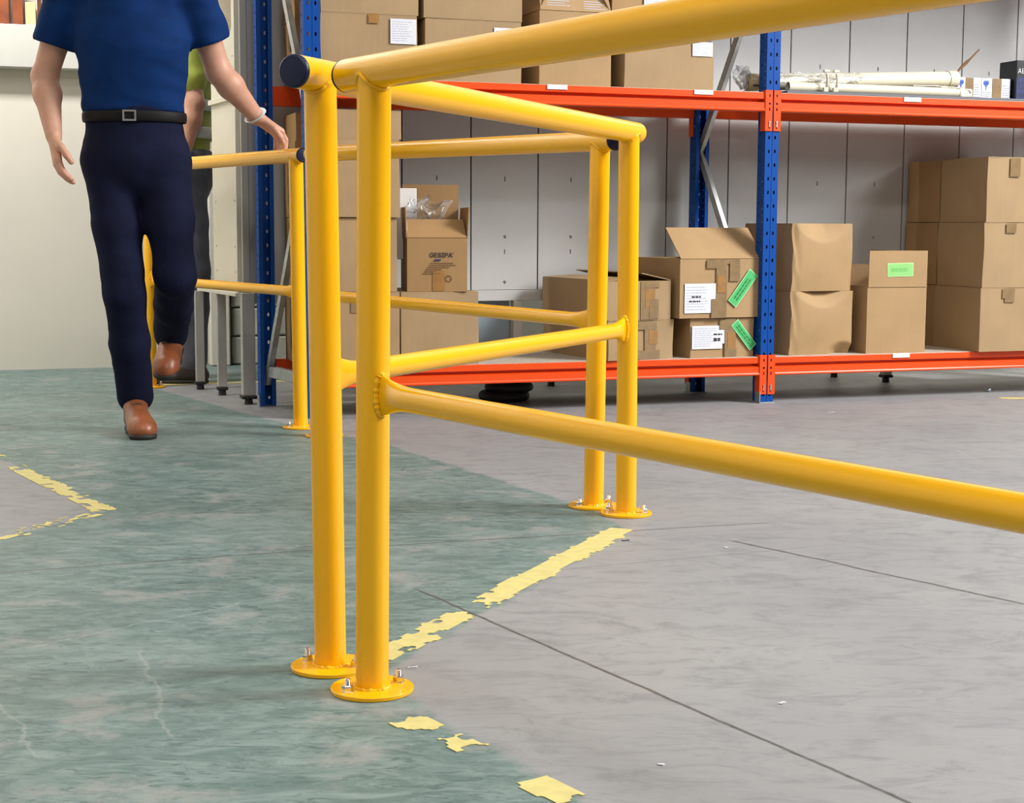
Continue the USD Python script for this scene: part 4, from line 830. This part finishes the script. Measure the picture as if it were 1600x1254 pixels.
    if st == 'hi_vis':
        for zb in look['bands']:
            a = np.linspace(0, 2 * np.pi, 50); ring = np.array([chest[:2] - org[:2] + (side * math.cos(x) * .192 + fwd * math.sin(x) * .128)[:2] for x in a]); obj('reflective_band', sweep(np.column_stack([ring, np.full(50, zb)]), .004, .025, n=8, cap=False), 'reflective_tape', sp, 40)
    # ---- shoes
    for sd_ in 'rl':
        an, toe, heel = J['an_' + sd_], J['toe_' + sd_], J['heel_' + sd_]; ax = (toe - heel) / np.linalg.norm(toe - heel); sdv = np.cross([0, 0, 1.0], ax); sdv /= np.linalg.norm(sdv); upv = np.cross(ax, sdv)
        F = Field(np.minimum(toe, heel) - .12, np.maximum(toe, an) + .14, .005)
        F.cap(heel + upv * .040 + ax * .028, heel + upv * .085 + ax * .045, .034, .036, .02); F.cap(heel + upv * .036 + ax * .03, toe + upv * .034 - ax * .055, .034, .043, .02, (upv, .85)); F.cap(heel + upv * .075 + ax * .065, toe + upv * .040 - ax * .075, .036, .036, .03); F.cap(toe + upv * .028 - ax * .052, toe + upv * .026 - ax * .040, .040, .034, .02, (upv, .72))
        F.cut(heel + upv * .012, -upv); so = put('shoe', F, look['shoe'])
        F = Field(np.minimum(toe, heel) - .10, np.maximum(toe, heel) + .10, .005)
        F.cap(heel + upv * .010 + ax * .030, heel + upv * .010 + ax * .12, .037, .036, .02); F.cap(heel + upv * .010 + ax * .12, toe + upv * .010 - ax * .048, .038, .046, .02); F.cut(heel + upv * .018, upv); F.cut(heel + upv * .000, -upv); put('sole', F, 'sole_dark', so)
        for k in range(4):
            c_ = heel + ax * (.118 + .019 * k) + upv * (.1035 - .0095 * k) - org; w_ = .018 + .002 * k
            obj('lace', sweep([c_ - sdv * w_ - upv * .007, c_ - sdv * w_ * .5 - upv * .001, c_ + upv * .001, c_ + sdv * w_ * .5 - upv * .001, c_ + sdv * w_ - upv * .007], .0028, n=8), 'lace_brown', so, 60)
    return th, org
# the walking man in a navy polo shirt
B = 5.30
J = dict(pelvis=at(211, 212, B), chest=at(206, 62, B - .02), neck=at(203, -55, B), head=at(203, -128, B - .02),
         sh_r=at(112, -22, B + .0), sh_l=at(296, -22, B + .02), el_r=at(70, 120, B), wr_r=at(84, 212, B - .10), el_l=at(342, 112, B + .10), wr_l=at(402, 184, 5.53),
         hip_r=at(172, 250, B), hip_l=at(255, 250, B + .01), kn_r=at(195, 462, B - .06), an_r=at(212, 622, B + .07), kn_l=at(274, 432, B - .02), an_l=at(267, 524, B + .38),
         foot_r=flr(222, 672), toe_r=flr(226, 688), heel_r=np.array([0, 0, 0.0]), toe_l=np.zeros(3), heel_l=np.zeros(3))
J['heel_r'] = np.array([J['an_r'][0] - .01, J['toe_r'][1] + .285, 0.0]); J['toe_r'] = J['toe_r'] * [1, 1, 0]
J['heel_l'] = J['an_l'] + np.array([.0, .07, -.055]); J['toe_l'] = J['heel_l'] + np.array([.012, -.245, -.095]) * 1.0
man, org = build_person('person in a navy polo shirt and dark trousers walking, hand resting on the yellow rail', J, .0055,
    dict(fwd=np.array([0.10, -0.995, 0]), shirt='shirt_navy', trousers='trouser_navy', shoe='brown_leather', hem=J['pelvis'][2] + .075, sleeve=.66, cuff=.030, seed=3, belt=True,
         hand_r=((.16, -.20, -.95), (.85, .35, .1), (.3, -1, 0), (.30, .33, .36, .40)), hk=1.06, hand_l=((.62, .50, -.46), (-.30, -.20, -.92), (-.6, -.6, .35), (.62, .60, .58, .56))))
wl_ = J['wr_l'] - org; wd_ = (J['wr_l'] - J['el_l']); wd_ /= np.linalg.norm(wd_); u, v, _ = frame_of(wd_)
ring = np.array([wl_ - wd_ * .012 + u * math.cos(x) * .034 + v * math.sin(x) * .034 for x in np.linspace(0, 2 * np.pi, 40)])
obj('wristband', sweep(ring, .010, .0035, n=10, cap=False), 'reflective_tape', man, 40, label='white wristband')
# the second person behind him, in a hi-vis vest, turned sideways
B = 7.05; cx = 290
J = dict(pelvis=at(cx, 252, B), chest=at(cx + 2, 128, B), neck=at(cx, 48, B), head=at(cx - 4, 0, B) + [0, 0, .09], sh_r=at(cx - 2, 66, B - .17), sh_l=at(cx + 2, 66, B + .17), el_r=at(cx + 14, 160, B - .21), el_l=at(cx + 10, 160, B + .21), wr_r=at(cx - 4, 246, B - .22), wr_l=at(cx - 6, 246, B + .22),
         hip_r=at(cx, 268, B - .08), hip_l=at(cx + 4, 268, B + .08), kn_r=at(cx + 14, 420, B - .08), kn_l=at(cx - 14, 420, B + .08), an_r=at(cx + 12, 560, B - .08), an_l=at(cx - 22, 560, B + .08), foot_r=flr(cx, 586))
for sd_, dy in (('r', -.08), ('l', .08)):
    x_ = J['an_' + sd_][0]; J['an_' + sd_][2] = .09; J['heel_' + sd_] = np.array([x_ + .06, B + dy, 0.0]); J['toe_' + sd_] = np.array([x_ - .21, B + dy, 0.0])
build_person('person in a yellow hi-vis vest and grey trousers standing behind the walking man', J, .011,
    dict(fwd=np.array([-1.0, -0.05, 0]), shirt='hi_vis', trousers='trouser_grey', shoe='boot_dark', hem=J['pelvis'][2] + .03, sleeve=.22, cuff=.03, seed=9, bands=(J['pelvis'][2] + .12, J['pelvis'][2] + .24), arm_gap=.19,
         hand_r=((-.2, 0, -.98), (0, 1, 0), (-1, 0, -.2), (.3, .35, .4, .45)), hand_l=((-.2, 0, -.98), (0, -1, 0), (-1, 0, -.2), (.3, .35, .4, .45))))
